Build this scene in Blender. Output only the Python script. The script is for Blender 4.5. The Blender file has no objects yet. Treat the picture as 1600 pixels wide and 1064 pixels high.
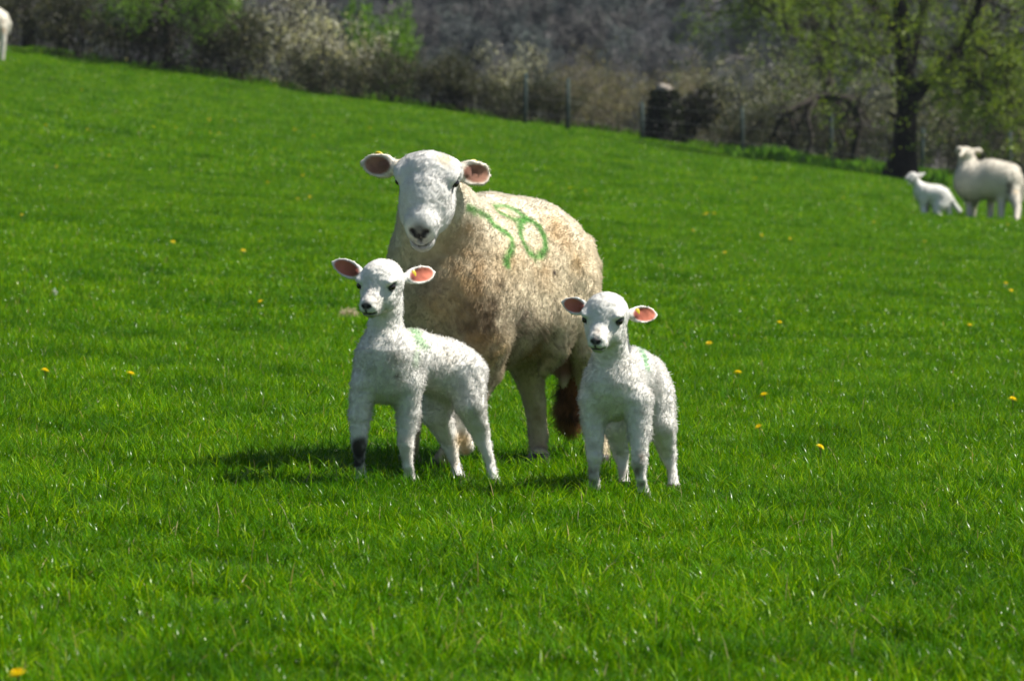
import bpy, math, random
import numpy as np
from mathutils import Vector, Matrix
from mathutils.bvhtree import BVHTree

S = bpy.context.scene
COL = S.collection
R = math.radians
rng = np.random.default_rng(7)
random.seed(7)

# ------------------------------------------------------------------ camera, sky, sun, exposure
CAM_Z = 0.935
PITCH = R(2.77)
F_PX = 6780.0                       # focal length in photo pixels (1600 wide)
SUN_DIR = Vector((0.575, 0.02, 0.81)).normalized()

cam_d = bpy.data.cameras.new("camera")
cam_d.sensor_width = 23.6
cam_d.lens = 100.0
cam_d.clip_start = 0.1
cam_d.clip_end = 3000
cam_d.dof.use_dof = True
cam_d.dof.focus_distance = 11.45
cam_d.dof.aperture_fstop = 6.6
cam = bpy.data.objects.new("camera", cam_d)
cam.location = (0, 0, CAM_Z)
cam.rotation_euler = (R(90) - PITCH, 0, 0)
COL.objects.link(cam)
S.camera = cam

world = bpy.data.worlds.new("World")
S.world = world
world.use_nodes = True
wn = world.node_tree.nodes
sky = wn.new("ShaderNodeTexSky")
sky.sky_type = 'NISHITA'
sky.sun_disc = False
sky.sun_elevation = math.asin(SUN_DIR.z)
sky.sun_rotation = math.atan2(SUN_DIR.x, SUN_DIR.y)
sky.air_density = 1.0
sky.dust_density = 0.6
world.node_tree.links.new(sky.outputs[0], wn["Background"].inputs[0])
wn["Background"].inputs[1].default_value = 0.05

sun_d = bpy.data.lights.new("sun", 'SUN')
sun_d.energy = 5.0
sun_d.angle = R(0.5)
sun_d.color = (1.0, 0.95, 0.86)
sun = bpy.data.objects.new("sun", sun_d)
sun.rotation_euler = SUN_DIR.to_track_quat('Z', 'Y').to_euler()
sun.location = (20, 10, 30)
COL.objects.link(sun)

S.view_settings.view_transform = 'Standard'
S.view_settings.look = 'None'
S.view_settings.gamma = 1.0
S.view_settings.use_curve_mapping = False
S.view_settings.exposure = 0.84
S.cycles.max_bounces = 6
S.cycles.transparent_max_bounces = 6

# ------------------------------------------------------------------ helpers
def terrain(x, y):
    x = np.asarray(x, float); y = np.asarray(y, float)
    t = np.clip((y - 10) / 65, 0, 1.06)
    z = 1.07 * t * t
    s = 0.03 + 0.107 * np.clip(t, 0, 1)
    z = z - s * 25 * np.tanh(x / 25)
    z = z - 0.06 * np.maximum(y - 79, 0) ** 1.15
    z = z + 0.012 * np.sin(x * 1.3 + y * .7) * np.sin(y * .9 - x * .4 + 1) * np.clip(t * 4, .3, 1)
    z = z + 0.05 * np.sin(x * .33 + 1.1) * np.sin(y * .21) * np.clip(t * 1.5, 0, 1)
    return z

def ray(u, v):
    xr = (u - 800) / F_PX; yr = (532 - v) / F_PX
    c, s = math.cos(PITCH), math.sin(PITCH)
    return np.array([xr, c + yr * s, yr * c - s])

def P(u, v, d):
    r = ray(u, v)
    return np.array([0, 0, CAM_Z]) + r * (d / r[1])

def px(n, d):
    return n * d / F_PX

def foot(u, d, lift=0.0):
    x = (u - 800) / F_PX * d
    return np.array([x, d, float(terrain(x, d)) + lift])

def ground_hit(u, v):
    r = ray(u, v)
    d = 3.0
    while d < 82:
        p = np.array([0, 0, CAM_Z]) + r * d
        if p[2] <= terrain(p[0], p[1]):
            return p
        d += 0.02 if d < 30 else 0.08
    p[2] = terrain(p[0], p[1])
    return p

def hash3(ix, iy, iz, seed):
    n = (ix * 374761393 + iy * 668265263 + iz * 2147483647 + seed * 1274126177) & 0xffffffff
    n = ((n ^ (n >> 13)) * 1274126177) & 0xffffffff
    n = ((n ^ (n >> 16)) * 2246822519) & 0xffffffff
    return ((n ^ (n >> 15)) & 0xffffff) / float(0xffffff)

def vnoise(p, freq, seed=0):
    q = np.asarray(p, float) * freq + 1000.0
    i = np.floor(q).astype(np.int64); f = q - i
    f = f * f * (3 - 2 * f)
    out = 0
    for dx in (0, 1):
        for dy in (0, 1):
            for dz in (0, 1):
                w = (f[:, 0] if dx else 1 - f[:, 0]) * (f[:, 1] if dy else 1 - f[:, 1]) * (f[:, 2] if dz else 1 - f[:, 2])
                out = out + w * hash3(i[:, 0] + dx, i[:, 1] + dy, i[:, 2] + dz, seed)
    return out

def fbm(p, freq, seed=0, oct=3):
    a, s, o = 1.0, 0.0, 0
    for k in range(oct):
        o = o + a * vnoise(p, freq * 2 ** k, seed + 17 * k); s += a; a *= .5
    return o / s

def mesh_np(name, verts, faces, tint=None, smooth=False):
    """faces: (n,3) or (n,4) int array, or a list of such arrays"""
    me = bpy.data.meshes.new(name)
    fl = faces if isinstance(faces, list) else [faces]
    fl = [np.asarray(f, np.int32) for f in fl if len(f)]
    verts = np.asarray(verts, np.float32)
    me.vertices.add(len(verts))
    me.vertices.foreach_set("co", verts.ravel())
    loops = np.concatenate([f.ravel() for f in fl])
    tot = np.concatenate([np.full(len(f), f.shape[1], np.int32) for f in fl])
    start = np.concatenate([[0], np.cumsum(tot)[:-1]]).astype(np.int32)
    me.loops.add(len(loops))
    me.loops.foreach_set("vertex_index", loops)
    me.polygons.add(len(tot))
    me.polygons.foreach_set("loop_start", start)
    if smooth:
        me.polygons.foreach_set("use_smooth", np.ones(len(tot), bool))
    me.update(calc_edges=True)
    if tint is not None:
        a = me.attributes.new("tint", 'FLOAT_COLOR', 'POINT')
        c = np.ones((len(verts), 4), np.float32); c[:, :3] = tint
        a.data.foreach_set("color", c.ravel())
    return me

def link(name, me, mat=None, parent=None, **props):
    o = bpy.data.objects.new(name, me)
    COL.objects.link(o)
    if mat is not None and me is not None and len(me.materials) == 0:
        me.materials.append(mat)
    if parent is not None:
        o.parent = parent
    for k, v in props.items():
        o[k] = v
    return o

def thing(name, label, cat, loc=(0, 0, 0), group=None):
    o = bpy.data.objects.new(name, None)
    o.empty_display_size = 0.1
    COL.objects.link(o)
    o.location = loc
    o["label"] = label; o["category"] = cat
    if group: o["group"] = group
    return o

# ------------------------------------------------------------------ materials
def new_mat(name):
    m = bpy.data.materials.new(name); m.use_nodes = True
    nt = m.node_tree
    return m, nt, nt.nodes["Principled BSDF"], nt.nodes["Material Output"]

def tint_mat(name, rough=.8, spec=.3, translucent=0.0, jitter=0.0, patch=None, trans_gain=1.0, sheen=0.0):
    m, nt, b, out = new_mat(name)
    L = nt.links
    at = nt.nodes.new("ShaderNodeAttribute"); at.attribute_name = "tint"
    col = at.outputs["Color"]
    if patch:                                   # broad change of hue over the field
        geo = nt.nodes.new("ShaderNodeNewGeometry")
        nz = nt.nodes.new("ShaderNodeTexNoise"); nz.inputs["Scale"].default_value = patch[0]; nz.inputs["Detail"].default_value = 4
        L.new(geo.outputs["Position"], nz.inputs["Vector"])
        rp = nt.nodes.new("ShaderNodeValToRGB")
        rp.color_ramp.elements[0].position = .32; rp.color_ramp.elements[0].color = (*patch[1], 1)
        rp.color_ramp.elements[1].position = .68; rp.color_ramp.elements[1].color = (*patch[2], 1)
        L.new(nz.outputs["Fac"], rp.inputs[0])
        mx = nt.nodes.new("ShaderNodeMix"); mx.data_type = 'RGBA'; mx.blend_type = 'MULTIPLY'; mx.inputs[0].default_value = 1
        L.new(col, mx.inputs[6]); L.new(rp.outputs[0], mx.inputs[7])
        col = mx.outputs[2]
    L.new(col, b.inputs["Base Color"])
    b.inputs["Roughness"].default_value = rough
    b.inputs["Specular IOR Level"].default_value = spec
    if sheen:
        b.inputs["Sheen Weight"].default_value = sheen
    if translucent:
        tr = nt.nodes.new("ShaderNodeBsdfTranslucent")
        if trans_gain != 1.0:
            g = nt.nodes.new("ShaderNodeMix"); g.data_type = 'RGBA'; g.blend_type = 'MULTIPLY'; g.inputs[0].default_value = 1
            L.new(col, g.inputs[6]); g.inputs[7].default_value = (trans_gain, trans_gain, trans_gain * .5, 1)
            L.new(g.outputs[2], tr.inputs[0])
        else:
            L.new(col, tr.inputs[0])
        ms = nt.nodes.new("ShaderNodeMixShader"); ms.inputs[0].default_value = translucent
        L.new(b.outputs[0], ms.inputs[1]); L.new(tr.outputs[0], ms.inputs[2])
        L.new(ms.outputs[0], out.inputs[0])
    return m

def noise_mat(name, c1, c2, scale, rough=.9, bump=0.0, detail=6, stretch=None, spec=.2):
    m, nt, b, out = new_mat(name)
    L = nt.links
    tc = nt.nodes.new("ShaderNodeTexCoord")
    vec = tc.outputs["Object"]
    if stretch:
        mp = nt.nodes.new("ShaderNodeMapping"); mp.inputs["Scale"].default_value = stretch
        L.new(vec, mp.inputs[0]); vec = mp.outputs[0]
    nz = nt.nodes.new("ShaderNodeTexNoise"); nz.inputs["Scale"].default_value = scale; nz.inputs["Detail"].default_value = detail
    L.new(vec, nz.inputs["Vector"])
    rp = nt.nodes.new("ShaderNodeValToRGB")
    rp.color_ramp.elements[0].position = .3; rp.color_ramp.elements[0].color = (*c1, 1)
    rp.color_ramp.elements[1].position = .7; rp.color_ramp.elements[1].color = (*c2, 1)
    L.new(nz.outputs["Fac"], rp.inputs[0]); L.new(rp.outputs[0], b.inputs["Base Color"])
    b.inputs["Roughness"].default_value = rough
    b.inputs["Specular IOR Level"].default_value = spec
    if bump:
        bp = nt.nodes.new("ShaderNodeBump"); bp.inputs["Strength"].default_value = bump; bp.inputs["Distance"].default_value = .02
        L.new(nz.outputs["Fac"], bp.inputs["Height"]); L.new(bp.outputs[0], b.inputs["Normal"])
    return m

M = {}
M["grass"] = tint_mat("grass_blade", rough=.22, spec=.06, translucent=.33, trans_gain=1.35,
                      patch=(1.6, (.55, .66, .8), (1.28, 1.16, 1.0)))
M["leaf"] = tint_mat("leaf", rough=.5, spec=.3, translucent=.45, trans_gain=1.2)
M["twig"] = tint_mat("twig", rough=.9, spec=.2)
M["skin"] = tint_mat("sheep_skin", rough=.85, spec=.2, sheen=.15)
M["wool"] = tint_mat("wool_fibre", rough=.75, spec=.2, translucent=.08)
def coat_normal(m):
    nt = m.node_tree; L = nt.links
    at = nt.nodes.new("ShaderNodeAttribute"); at.attribute_name = "coat_normal"
    geo = nt.nodes.new("ShaderNodeNewGeometry")
    sc = nt.nodes.new("ShaderNodeVectorMath"); sc.operation = 'SCALE'; sc.inputs["Scale"].default_value = .40
    L.new(geo.outputs["Normal"], sc.inputs[0])
    ad = nt.nodes.new("ShaderNodeVectorMath"); ad.operation = 'ADD'
    L.new(at.outputs["Vector"], ad.inputs[0]); L.new(sc.outputs[0], ad.inputs[1])
    nm = nt.nodes.new("ShaderNodeVectorMath"); nm.operation = 'NORMALIZE'
    L.new(ad.outputs[0], nm.inputs[0])
    L.new(nm.outputs[0], nt.nodes["Principled BSDF"].inputs["Normal"])
coat_normal(M["wool"])
M["loose_wool"] = tint_mat("loose_wool", rough=.8, spec=.2, translucent=.2)
M["field"] = noise_mat("field_soil", (.012, .03, .004), (.03, .07, .008), 3.0, bump=.3)
M["hill"] = noise_mat("hillside_litter", (.07, .066, .066), (.09, .084, .083), .15)
M["bark"] = noise_mat("bark", (.02, .018, .014), (.06, .05, .04), 6, bump=.8, stretch=(1, 1, .25))
M["bark_dark"] = noise_mat("bark_dark", (.004, .004, .003), (.015, .013, .010), 8, bump=.8)
M["post"] = noise_mat("weathered_post", (.022, .038, .036), (.04, .058, .054), 9, bump=.4, stretch=(1, 1, .2))
M["cut"] = noise_mat("cut_wood", (.22, .19, .16), (.36, .32, .28), 10)
def plain(name, c, rough=.5, spec=.5, metal=0.0):
    m, nt, b, out = new_mat(name)
    b.inputs["Base Color"].default_value = (*c, 1); b.inputs["Roughness"].default_value = rough
    b.inputs["Specular IOR Level"].default_value = spec; b.inputs["Metallic"].default_value = metal
    return m
M["eye"] = plain("eye", (.012, .008, .006), .08, .6)
M["hoof"] = plain("hoof", (.05, .04, .03), .5)
M["tag"] = plain("ear_tag", (.55, .42, .02), .4)
M["wire"] = plain("wire", (.25, .26, .26), .4, .5, .8)
M["petal"] = tint_mat("petal", rough=.6, spec=.3, translucent=.25)

# ------------------------------------------------------------------ the ground
def grid_sheet(xs, ys, zf):
    X, Y = np.meshgrid(xs, ys, indexing='ij')
    Z = zf(X, Y)
    v = np.stack([X, Y, Z], -1).reshape(-1, 3)
    nx, ny = len(xs), len(ys)
    i, j = np.meshgrid(np.arange(nx - 1), np.arange(ny - 1), indexing='ij')
    a = (i * ny + j).ravel()
    return v, np.stack([a, a + ny, a + ny + 1, a + 1], -1)

xs = np.concatenate([np.linspace(-160, -25, 28)[:-1], np.linspace(-25, 25, 140), np.linspace(25, 160, 28)[1:]])
ys = np.concatenate([np.linspace(-60, 4, 14)[:-1], np.linspace(4, 130, 280)])
v, f = grid_sheet(xs, ys, terrain)
link("field", mesh_np("field", v, f, smooth=True), M["field"], kind="structure")

def hill_z(x, y):
    y = np.asarray(y, float)
    z = -5.5 + 0.27 * np.maximum(y - 150, 0) - 0.00012 * np.maximum(y - 150, 0) ** 2
    z = z + 3.5 * np.sin(x * .016 + 1.2) * np.clip((y - 150) / 120, 0, 1) + 1.5 * np.sin(x * .05 + y * .03)* np.clip((y - 150) / 120, 0, 1)
    return z
v, f = grid_sheet(np.linspace(-700, 700, 110), np.linspace(118, 1100, 110), hill_z)
link("hillside", mesh_np("hillside", v, f, smooth=True), M["hill"], kind="structure")

# ------------------------------------------------------------------ scatter with geometry nodes (uncountable stuff only)
def scatter(name, pts, rots, scl, idx, sources, **props):
    me = bpy.data.meshes.new(name)
    n = len(pts)
    me.vertices.add(n)
    me.vertices.foreach_set("co", np.asarray(pts, np.float32).ravel())
    a = me.attributes.new("rot", 'FLOAT_VECTOR', 'POINT'); a.data.foreach_set("vector", np.asarray(rots, np.float32).ravel())
    a = me.attributes.new("scl", 'FLOAT', 'POINT'); a.data.foreach_set("value", np.asarray(scl, np.float32))
    a = me.attributes.new("idx", 'INT', 'POINT'); a.data.foreach_set("value", np.asarray(idx, np.int32))
    o = link(name, me, None, None, **props)
    col = bpy.data.collections.new(name + "_pieces")
    for k, sm in enumerate(sources):
        so = bpy.data.objects.new("piece_%03d" % k, sm)
        col.objects.link(so)
    g = bpy.data.node_groups.new(name, 'GeometryNodeTree')
    g.interface.new_socket("Geometry", in_out='INPUT', socket_type='NodeSocketGeometry')
    g.interface.new_socket("Geometry", in_out='OUTPUT', socket_type='NodeSocketGeometry')
    N = g.nodes
    gi = N.new("NodeGroupInput"); go = N.new("NodeGroupOutput")
    ci = N.new("GeometryNodeCollectionInfo")
    ci.inputs["Collection"].default_value = col
    ci.inputs["Separate Children"].default_value = True
    ci.inputs["Reset Children"].default_value = True
    ip = N.new("GeometryNodeInstanceOnPoints")
    ip.inputs["Pick Instance"].default_value = True
    def attr(nm, ty):
        q = N.new("GeometryNodeInputNamedAttribute"); q.data_type = ty; q.inputs["Name"].default_value = nm
        return q.outputs["Attribute"]
    g.links.new(gi.outputs[0], ip.inputs["Points"])
    g.links.new(ci.outputs[0], ip.inputs["Instance"])
    g.links.new(attr("idx", 'INT'), ip.inputs["Instance Index"])
    g.links.new(attr("rot", 'FLOAT_VECTOR'), ip.inputs["Rotation"])
    g.links.new(attr("scl", 'FLOAT'), ip.inputs["Scale"])
    g.links.new(ip.outputs[0], go.inputs[0])
    md = o.modifiers.new("scatter", 'NODES'); md.node_group = g
    return o

# ------------------------------------------------------------------ grass
def blade_patch(name, size, n, h0, h1, w0, w1, r, lean=(.15, .9)):
    bx = r.uniform(-size / 2, size / 2, n); by = r.uniform(-size / 2, size / 2, n)
    base = np.stack([bx, by, np.zeros(n)], -1)
    cl = vnoise(base, 9 if size < 1 else 4, int(r.integers(1e5)))
    h = (h0 + (h1 - h0) * r.random(n) ** 1.6) * (.32 + 1.35 * cl)
    w = r.uniform(w0, w1, n)
    az = r.uniform(0, 2 * np.pi, n)
    ln = r.uniform(lean[0], lean[1], n)
    d = np.stack([np.cos(az), np.sin(az), np.zeros(n)], -1)
    tw = az + np.pi / 2 + r.normal(0, .5, n)
    s = np.stack([np.cos(tw), np.sin(tw), np.zeros(n)], -1)
    V = []
    for t, wf in ((0, .8), (.35, 1), (.72, .7), (1, 0)):
        c = base + d * (h * ln * t * t)[:, None] + np.array([0, 0, 1.]) * (h * (t - .35 * ln * t * t))[:, None]
        if wf:
            V += [c - s * (w * wf / 2)[:, None], c + s * (w * wf / 2)[:, None]]
        else:
            V.append(c)
    V = np.stack(V, 1).reshape(-1, 3)
    V[:, 2] -= .004
    o = np.arange(n)[:, None] * 7
    q = np.concatenate([o + [0, 1, 3, 2], o + [2, 3, 5, 4]])
    t3 = o + [4, 5, 6]
    g = np.array([.090, .240, .001]); y = np.array([.185, .325, .002]); k = np.array([.034, .125, .001]); dry = np.array([.34, .30, .14])
    a = r.random(n)[:, None]; b = r.random(n)[:, None]
    c = g * (1 - a) + k * a
    c = np.where(b > .77, y * (.7 + .5 * a), c)
    c = np.where(b < .012, dry, c)
    tint = np.repeat(c, 7, axis=0)
    me = mesh_np(name, V, [q, t3], tint)
    me.materials.append(M["grass"])
    return me

def normal_rots(pts, extra):
    e = .15
    x, y = pts[:, 0], pts[:, 1]
    gx = (terrain(x + e, y) - terrain(x - e, y)) / (2 * e)
    gy = (terrain(x, y + e) - terrain(x, y - e)) / (2 * e)
    out = np.zeros((len(pts), 3))
    for i in range(len(pts)):
        n = Vector((-gx[i], -gy[i], 1)).normalized()
        q = Vector((0, 0, 1)).rotation_difference(n)
        m = q.to_matrix() @ Matrix.Rotation(extra[i], 3, 'Z')
        out[i] = m.to_euler()
    return out

def grass_zone(name, y0, y1, step, margin, sources, r, sc=(.85, 1.2)):
    pts = []
    y = y0
    while y < y1:
        hw = y * .125 + margin
        x = -hw
        while x < hw:
            pts.append((x + r.uniform(-.3, .3) * step, y + r.uniform(-.3, .3) * step, 0)); x += step
        y += step
    pts = np.array(pts); pts[:, 2] = terrain(pts[:, 0], pts[:, 1])
    rot = normal_rots(pts, r.uniform(0, 6.283, len(pts)))
    return scatter(name, pts, rot, r.uniform(sc[0], sc[1], len(pts)), r.integers(0, len(sources), len(pts)), sources, kind="stuff")

r = np.random.default_rng(11)
near = [blade_patch("near_%d" % k, .34, 2000, .014, .064, .0014, .0034, r, (.2, 1.3)) for k in range(14)]
mid = [blade_patch("mid_%d" % k, .75, 3800, .018, .056, .003, .005, r, (.2, 1.2)) for k in range(10)]
far = [blade_patch("far_%d" % k, 1.5, 5200, .022, .062, .007, .011, r, (.2, 1.2)) for k in range(8)]
grass_zone("grass", 5.6, 19, .26, .9, near, r)
grass_zone("grass", 18.8, 42, .58, 1.4, mid, r)
grass_zone("grass", 41.6, 81, 1.15, 2.5, far, r)

# ------------------------------------------------------------------ branches, leaves
def tubes(segs, n=4):
    p0 = np.array([s[0] for s in segs]); p1 = np.array([s[1] for s in segs])
    r0 = np.array([s[2] for s in segs]); r1 = np.array([s[3] for s in segs])
    ax = p1 - p0; ax /= np.maximum(np.linalg.norm(ax, axis=1, keepdims=True), 1e-9)
    ref = np.where(np.abs(ax[:, 2:3]) > .9, np.array([[1., 0, 0]]), np.array([[0, 0, 1.]]))
    e1 = np.cross(ax, ref); e1 /= np.linalg.norm(e1, axis=1, keepdims=True)
    e2 = np.cross(ax, e1)
    V = []
    for p, rr in ((p0, r0), (p1, r1)):
        for k in range(n):
            a = 2 * math.pi * k / n
            V.append(p + (e1 * math.cos(a) + e2 * math.sin(a)) * rr[:, None])
    V = np.stack(V, 1).reshape(-1, 3)
    o = np.arange(len(segs))[:, None] * 2 * n
    F = np.concatenate([o + [k, (k + 1) % n, n + (k + 1) % n, n + k] for k in range(n)])
    return V, F

def smooth_tube(path, radii, n=10, sub=4, wob=0.0, r=rng):
    """one continuous tapered tube through the points"""
    path = np.array(path, float); radii = np.array(radii, float)
    T = np.linspace(0, len(path) - 1, (len(path) - 1) * sub + 1)
    pts = []; rr = []
    for t in T:
        i = min(int(t), len(path) - 2); u = t - i
        a = path[max(i - 1, 0)]; b = path[i]; c = path[i + 1]; d = path[min(i + 2, len(path) - 1)]
        pts.append(.5 * ((2 * b) + (c - a) * u + (2 * a - 5 * b + 4 * c - d) * u * u + (3 * b - a - 3 * c + d) * u ** 3))
        rr.append(radii[i] * (1 - u) + radii[i + 1] * u)
    pts = np.array(pts); V = []
    for i, p in enumerate(pts):
        ax = pts[min(i + 1, len(pts) - 1)] - pts[max(i - 1, 0)]; ax = ax / np.linalg.norm(ax)
        ref = np.array([0, 1., 0]) if abs(ax[1]) < .9 else np.array([1., 0, 0])
        e1 = np.cross(ax, ref); e1 /= np.linalg.norm(e1); e2 = np.cross(ax, e1)
        for k in range(n):
            an = 2 * math.pi * k / n
            V.append(p + (e1 * math.cos(an) + e2 * math.sin(an)) * rr[i] * (1 + r.uniform(-wob, wob)))
    F = []
    for i in range(len(pts) - 1):
        for k in range(n):
            F.append([i * n + k, i * n + (k + 1) % n, (i + 1) * n + (k + 1) % n, (i + 1) * n + k])
    V.append(pts[0]); V.append(pts[-1])
    caps = [[len(V) - 2, (k + 1) % n, k] for k in range(n)] + [[len(V) - 1, (len(pts) - 1) * n + k, (len(pts) - 1) * n + (k + 1) % n] for k in range(n)]
    return np.array(V), [np.array(F), np.array(caps)]

def unit(v):
    v = np.asarray(v, float)
    return v / max(np.linalg.norm(v), 1e-9)

def grow(segs, tips, p, d, length, rad, level, r, spread=.7, up=.15, nch=(3, 5), steps=3, shrink=.62):
    step = length / steps
    cur = np.array(p, float); dd = unit(d)
    pts = [cur.copy()]
    for i in range(steps):
        dd = unit(dd + r.normal(0, .16, 3) + np.array([0, 0, up * .4]))
        nx = cur + dd * step
        segs.append((cur.copy(), nx.copy(), rad * (1 - .22 * i), rad * (1 - .22 * (i + 1))))
        cur = nx; pts.append(cur.copy())
    if level <= 0:
        tips.append((pts[-1], dd)); tips.append((pts[-2], dd))
        return
    for k in range(int(r.integers(nch[0], nch[1] + 1))):
        i = int(r.integers(1, len(pts)))
        nd = unit(dd + r.normal(0, spread, 3) + np.array([0, 0, up]))
        grow(segs, tips, pts[i], nd, length * r.uniform(shrink - .12, shrink + .12), rad * .55, level - 1, r, spread, up, nch, steps, shrink)

def leaf_quads(pos, size, r, aspect=.6):
    n = len(pos)
    a = r.normal(0, 1, (n, 3)); a /= np.linalg.norm(a, axis=1, keepdims=True)
    b = np.cross(a, r.normal(0, 1, (n, 3))); b /= np.linalg.norm(b, axis=1, keepdims=True)
    s = (size * r.uniform(.6, 1.3, n))[:, None]
    V = np.stack([pos - a * s * .5, pos + b * s * aspect * .5, pos + a * s * .5, pos - b * s * aspect * .5], 1).reshape(-1, 3)
    return V, np.arange(n * 4).reshape(-1, 4)

def tint_mix(n, cols, wts, r, jit=.25):
    cols = np.array(cols); k = r.choice(len(cols), n, p=np.array(wts) / sum(wts))
    return cols[k] * r.uniform(1 - jit, 1 + jit, (n, 1))

SHRUB = {
    # name: twig colour, [(part, count, size, colours, weights)], levels
    "hawthorn": ((.018, .016, .014), [("foliage", 4800, .031, [(.034, .045, .014), (.06, .062, .032), (.20, .19, .15)], [5, 2.4, 1.1])]),
    "blackthorn": ((.035, .03, .027), [("blossom", 5200, .028, [(.82, .80, .70), (.40, .38, .29), (.06, .065, .03)], [3.4, 2.6, 4])]),
    "flecked": ((.045, .042, .036), [("blossom", 5600, .027, [(.50, .50, .43), (.17, .18, .115), (.075, .09, .042)], [1.3, 3, 4])]),
    "green": ((.05, .045, .03), [("foliage", 8500, .036, [(.12, .25, .015), (.16, .30, .025), (.07, .15, .01)], [3, 2, 2])]),
    "scrub": ((.15, .13, .095), [("foliage", 3000, .026, [(.21, .185, .12), (.13, .14, .06), (.34, .31, .23)], [3, 2, 1])]),
    "bramble": ((.028, .024, .020), [("foliage", 4200, .034, [(.022, .032, .012), (.05, .055, .025), (.16, .15, .11)], [5, 2, .5])]),
}
shrub_cache = {}
def shrub_meshes(kind, var):
    key = (kind, var)
    if key in shrub_cache: return shrub_cache[key]
    r = np.random.default_rng(abs(hash(kind)) % 1000 * 0 + sum(map(ord, kind)) * 10 + var)
    tw, parts = SHRUB[kind]
    segs, tips = [], []
    for k in range(15):
        a = r.uniform(0, 6.283); q = r.uniform(0, .28)
        p = np.array([math.cos(a) * q, math.sin(a) * q, 0])
        d = unit([math.cos(a) * r.uniform(.1, .8), math.sin(a) * r.uniform(.1, .8), 1])
        grow(segs, tips, p, d, r.uniform(.35, .55), .011, 3 if kind != "green" else 2, r, spread=.75, up=.22, nch=(3, 4), steps=2)
    if len(segs) > 3400:
        keep = r.permutation(len(segs))[:3400]; segs = [segs[i] for i in sorted(keep)]
    V, F = tubes(segs, 3)
    V[:, 2] = np.maximum(V[:, 2], -.03)
    stems = mesh_np(kind + "_stems", V, F, np.array(tw) * np.repeat(r.uniform(.7, 1.3, (len(segs), 1)), 6, axis=0))
    stems.materials.append(M["twig"])
    out = [("stems", stems)]
    tp = np.array([t[0] for t in tips])
    for nm, n, size, cols, w in parts:
        pos = tp[r.integers(0, len(tp), n)] + r.normal(0, .035, (n, 3))
        sk = r.random(n) < .22; q_ = r.uniform(0, 6.283, n); rr_ = .55 * np.sqrt(r.random(n))
        pos[sk] = np.stack([np.cos(q_) * rr_, np.sin(q_) * rr_, r.uniform(.02, .5, n)], -1)[sk]
        pos[:, 2] = np.abs(pos[:, 2])
        V, F = leaf_quads(pos, size, r, .75)
        me = mesh_np(kind + "_" + nm, V, F, np.repeat(tint_mix(n, cols, w, r), 4, axis=0))
        me.materials.append(M["leaf"])
        out.append((nm, me))
    shrub_cache[key] = out
    return out

SHRUB_NAME = {"hawthorn": "hawthorn_bush", "blackthorn": "blackthorn_bush", "green": "green_bush", "flecked": "blackthorn_bush", "scrub": "scrub_bush", "bramble": "bramble_bush"}
shrub_n = 0
def shrub(u, d, w_m, h_m, kind, label, group=None, cat="bush"):
    global shrub_n
    shrub_n += 1
    x = (u - 800) / F_PX * d
    t = thing(SHRUB_NAME[kind], label, cat, (x, d, float(terrain(x, d)) - .04), group)
    t.scale = (w_m, w_m, h_m)
    t.rotation_euler = (0, 0, shrub_n * 2.4)
    for nm, me in shrub_meshes(kind, shrub_n % 3):
        link(nm, me, None, t)
    return t

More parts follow.
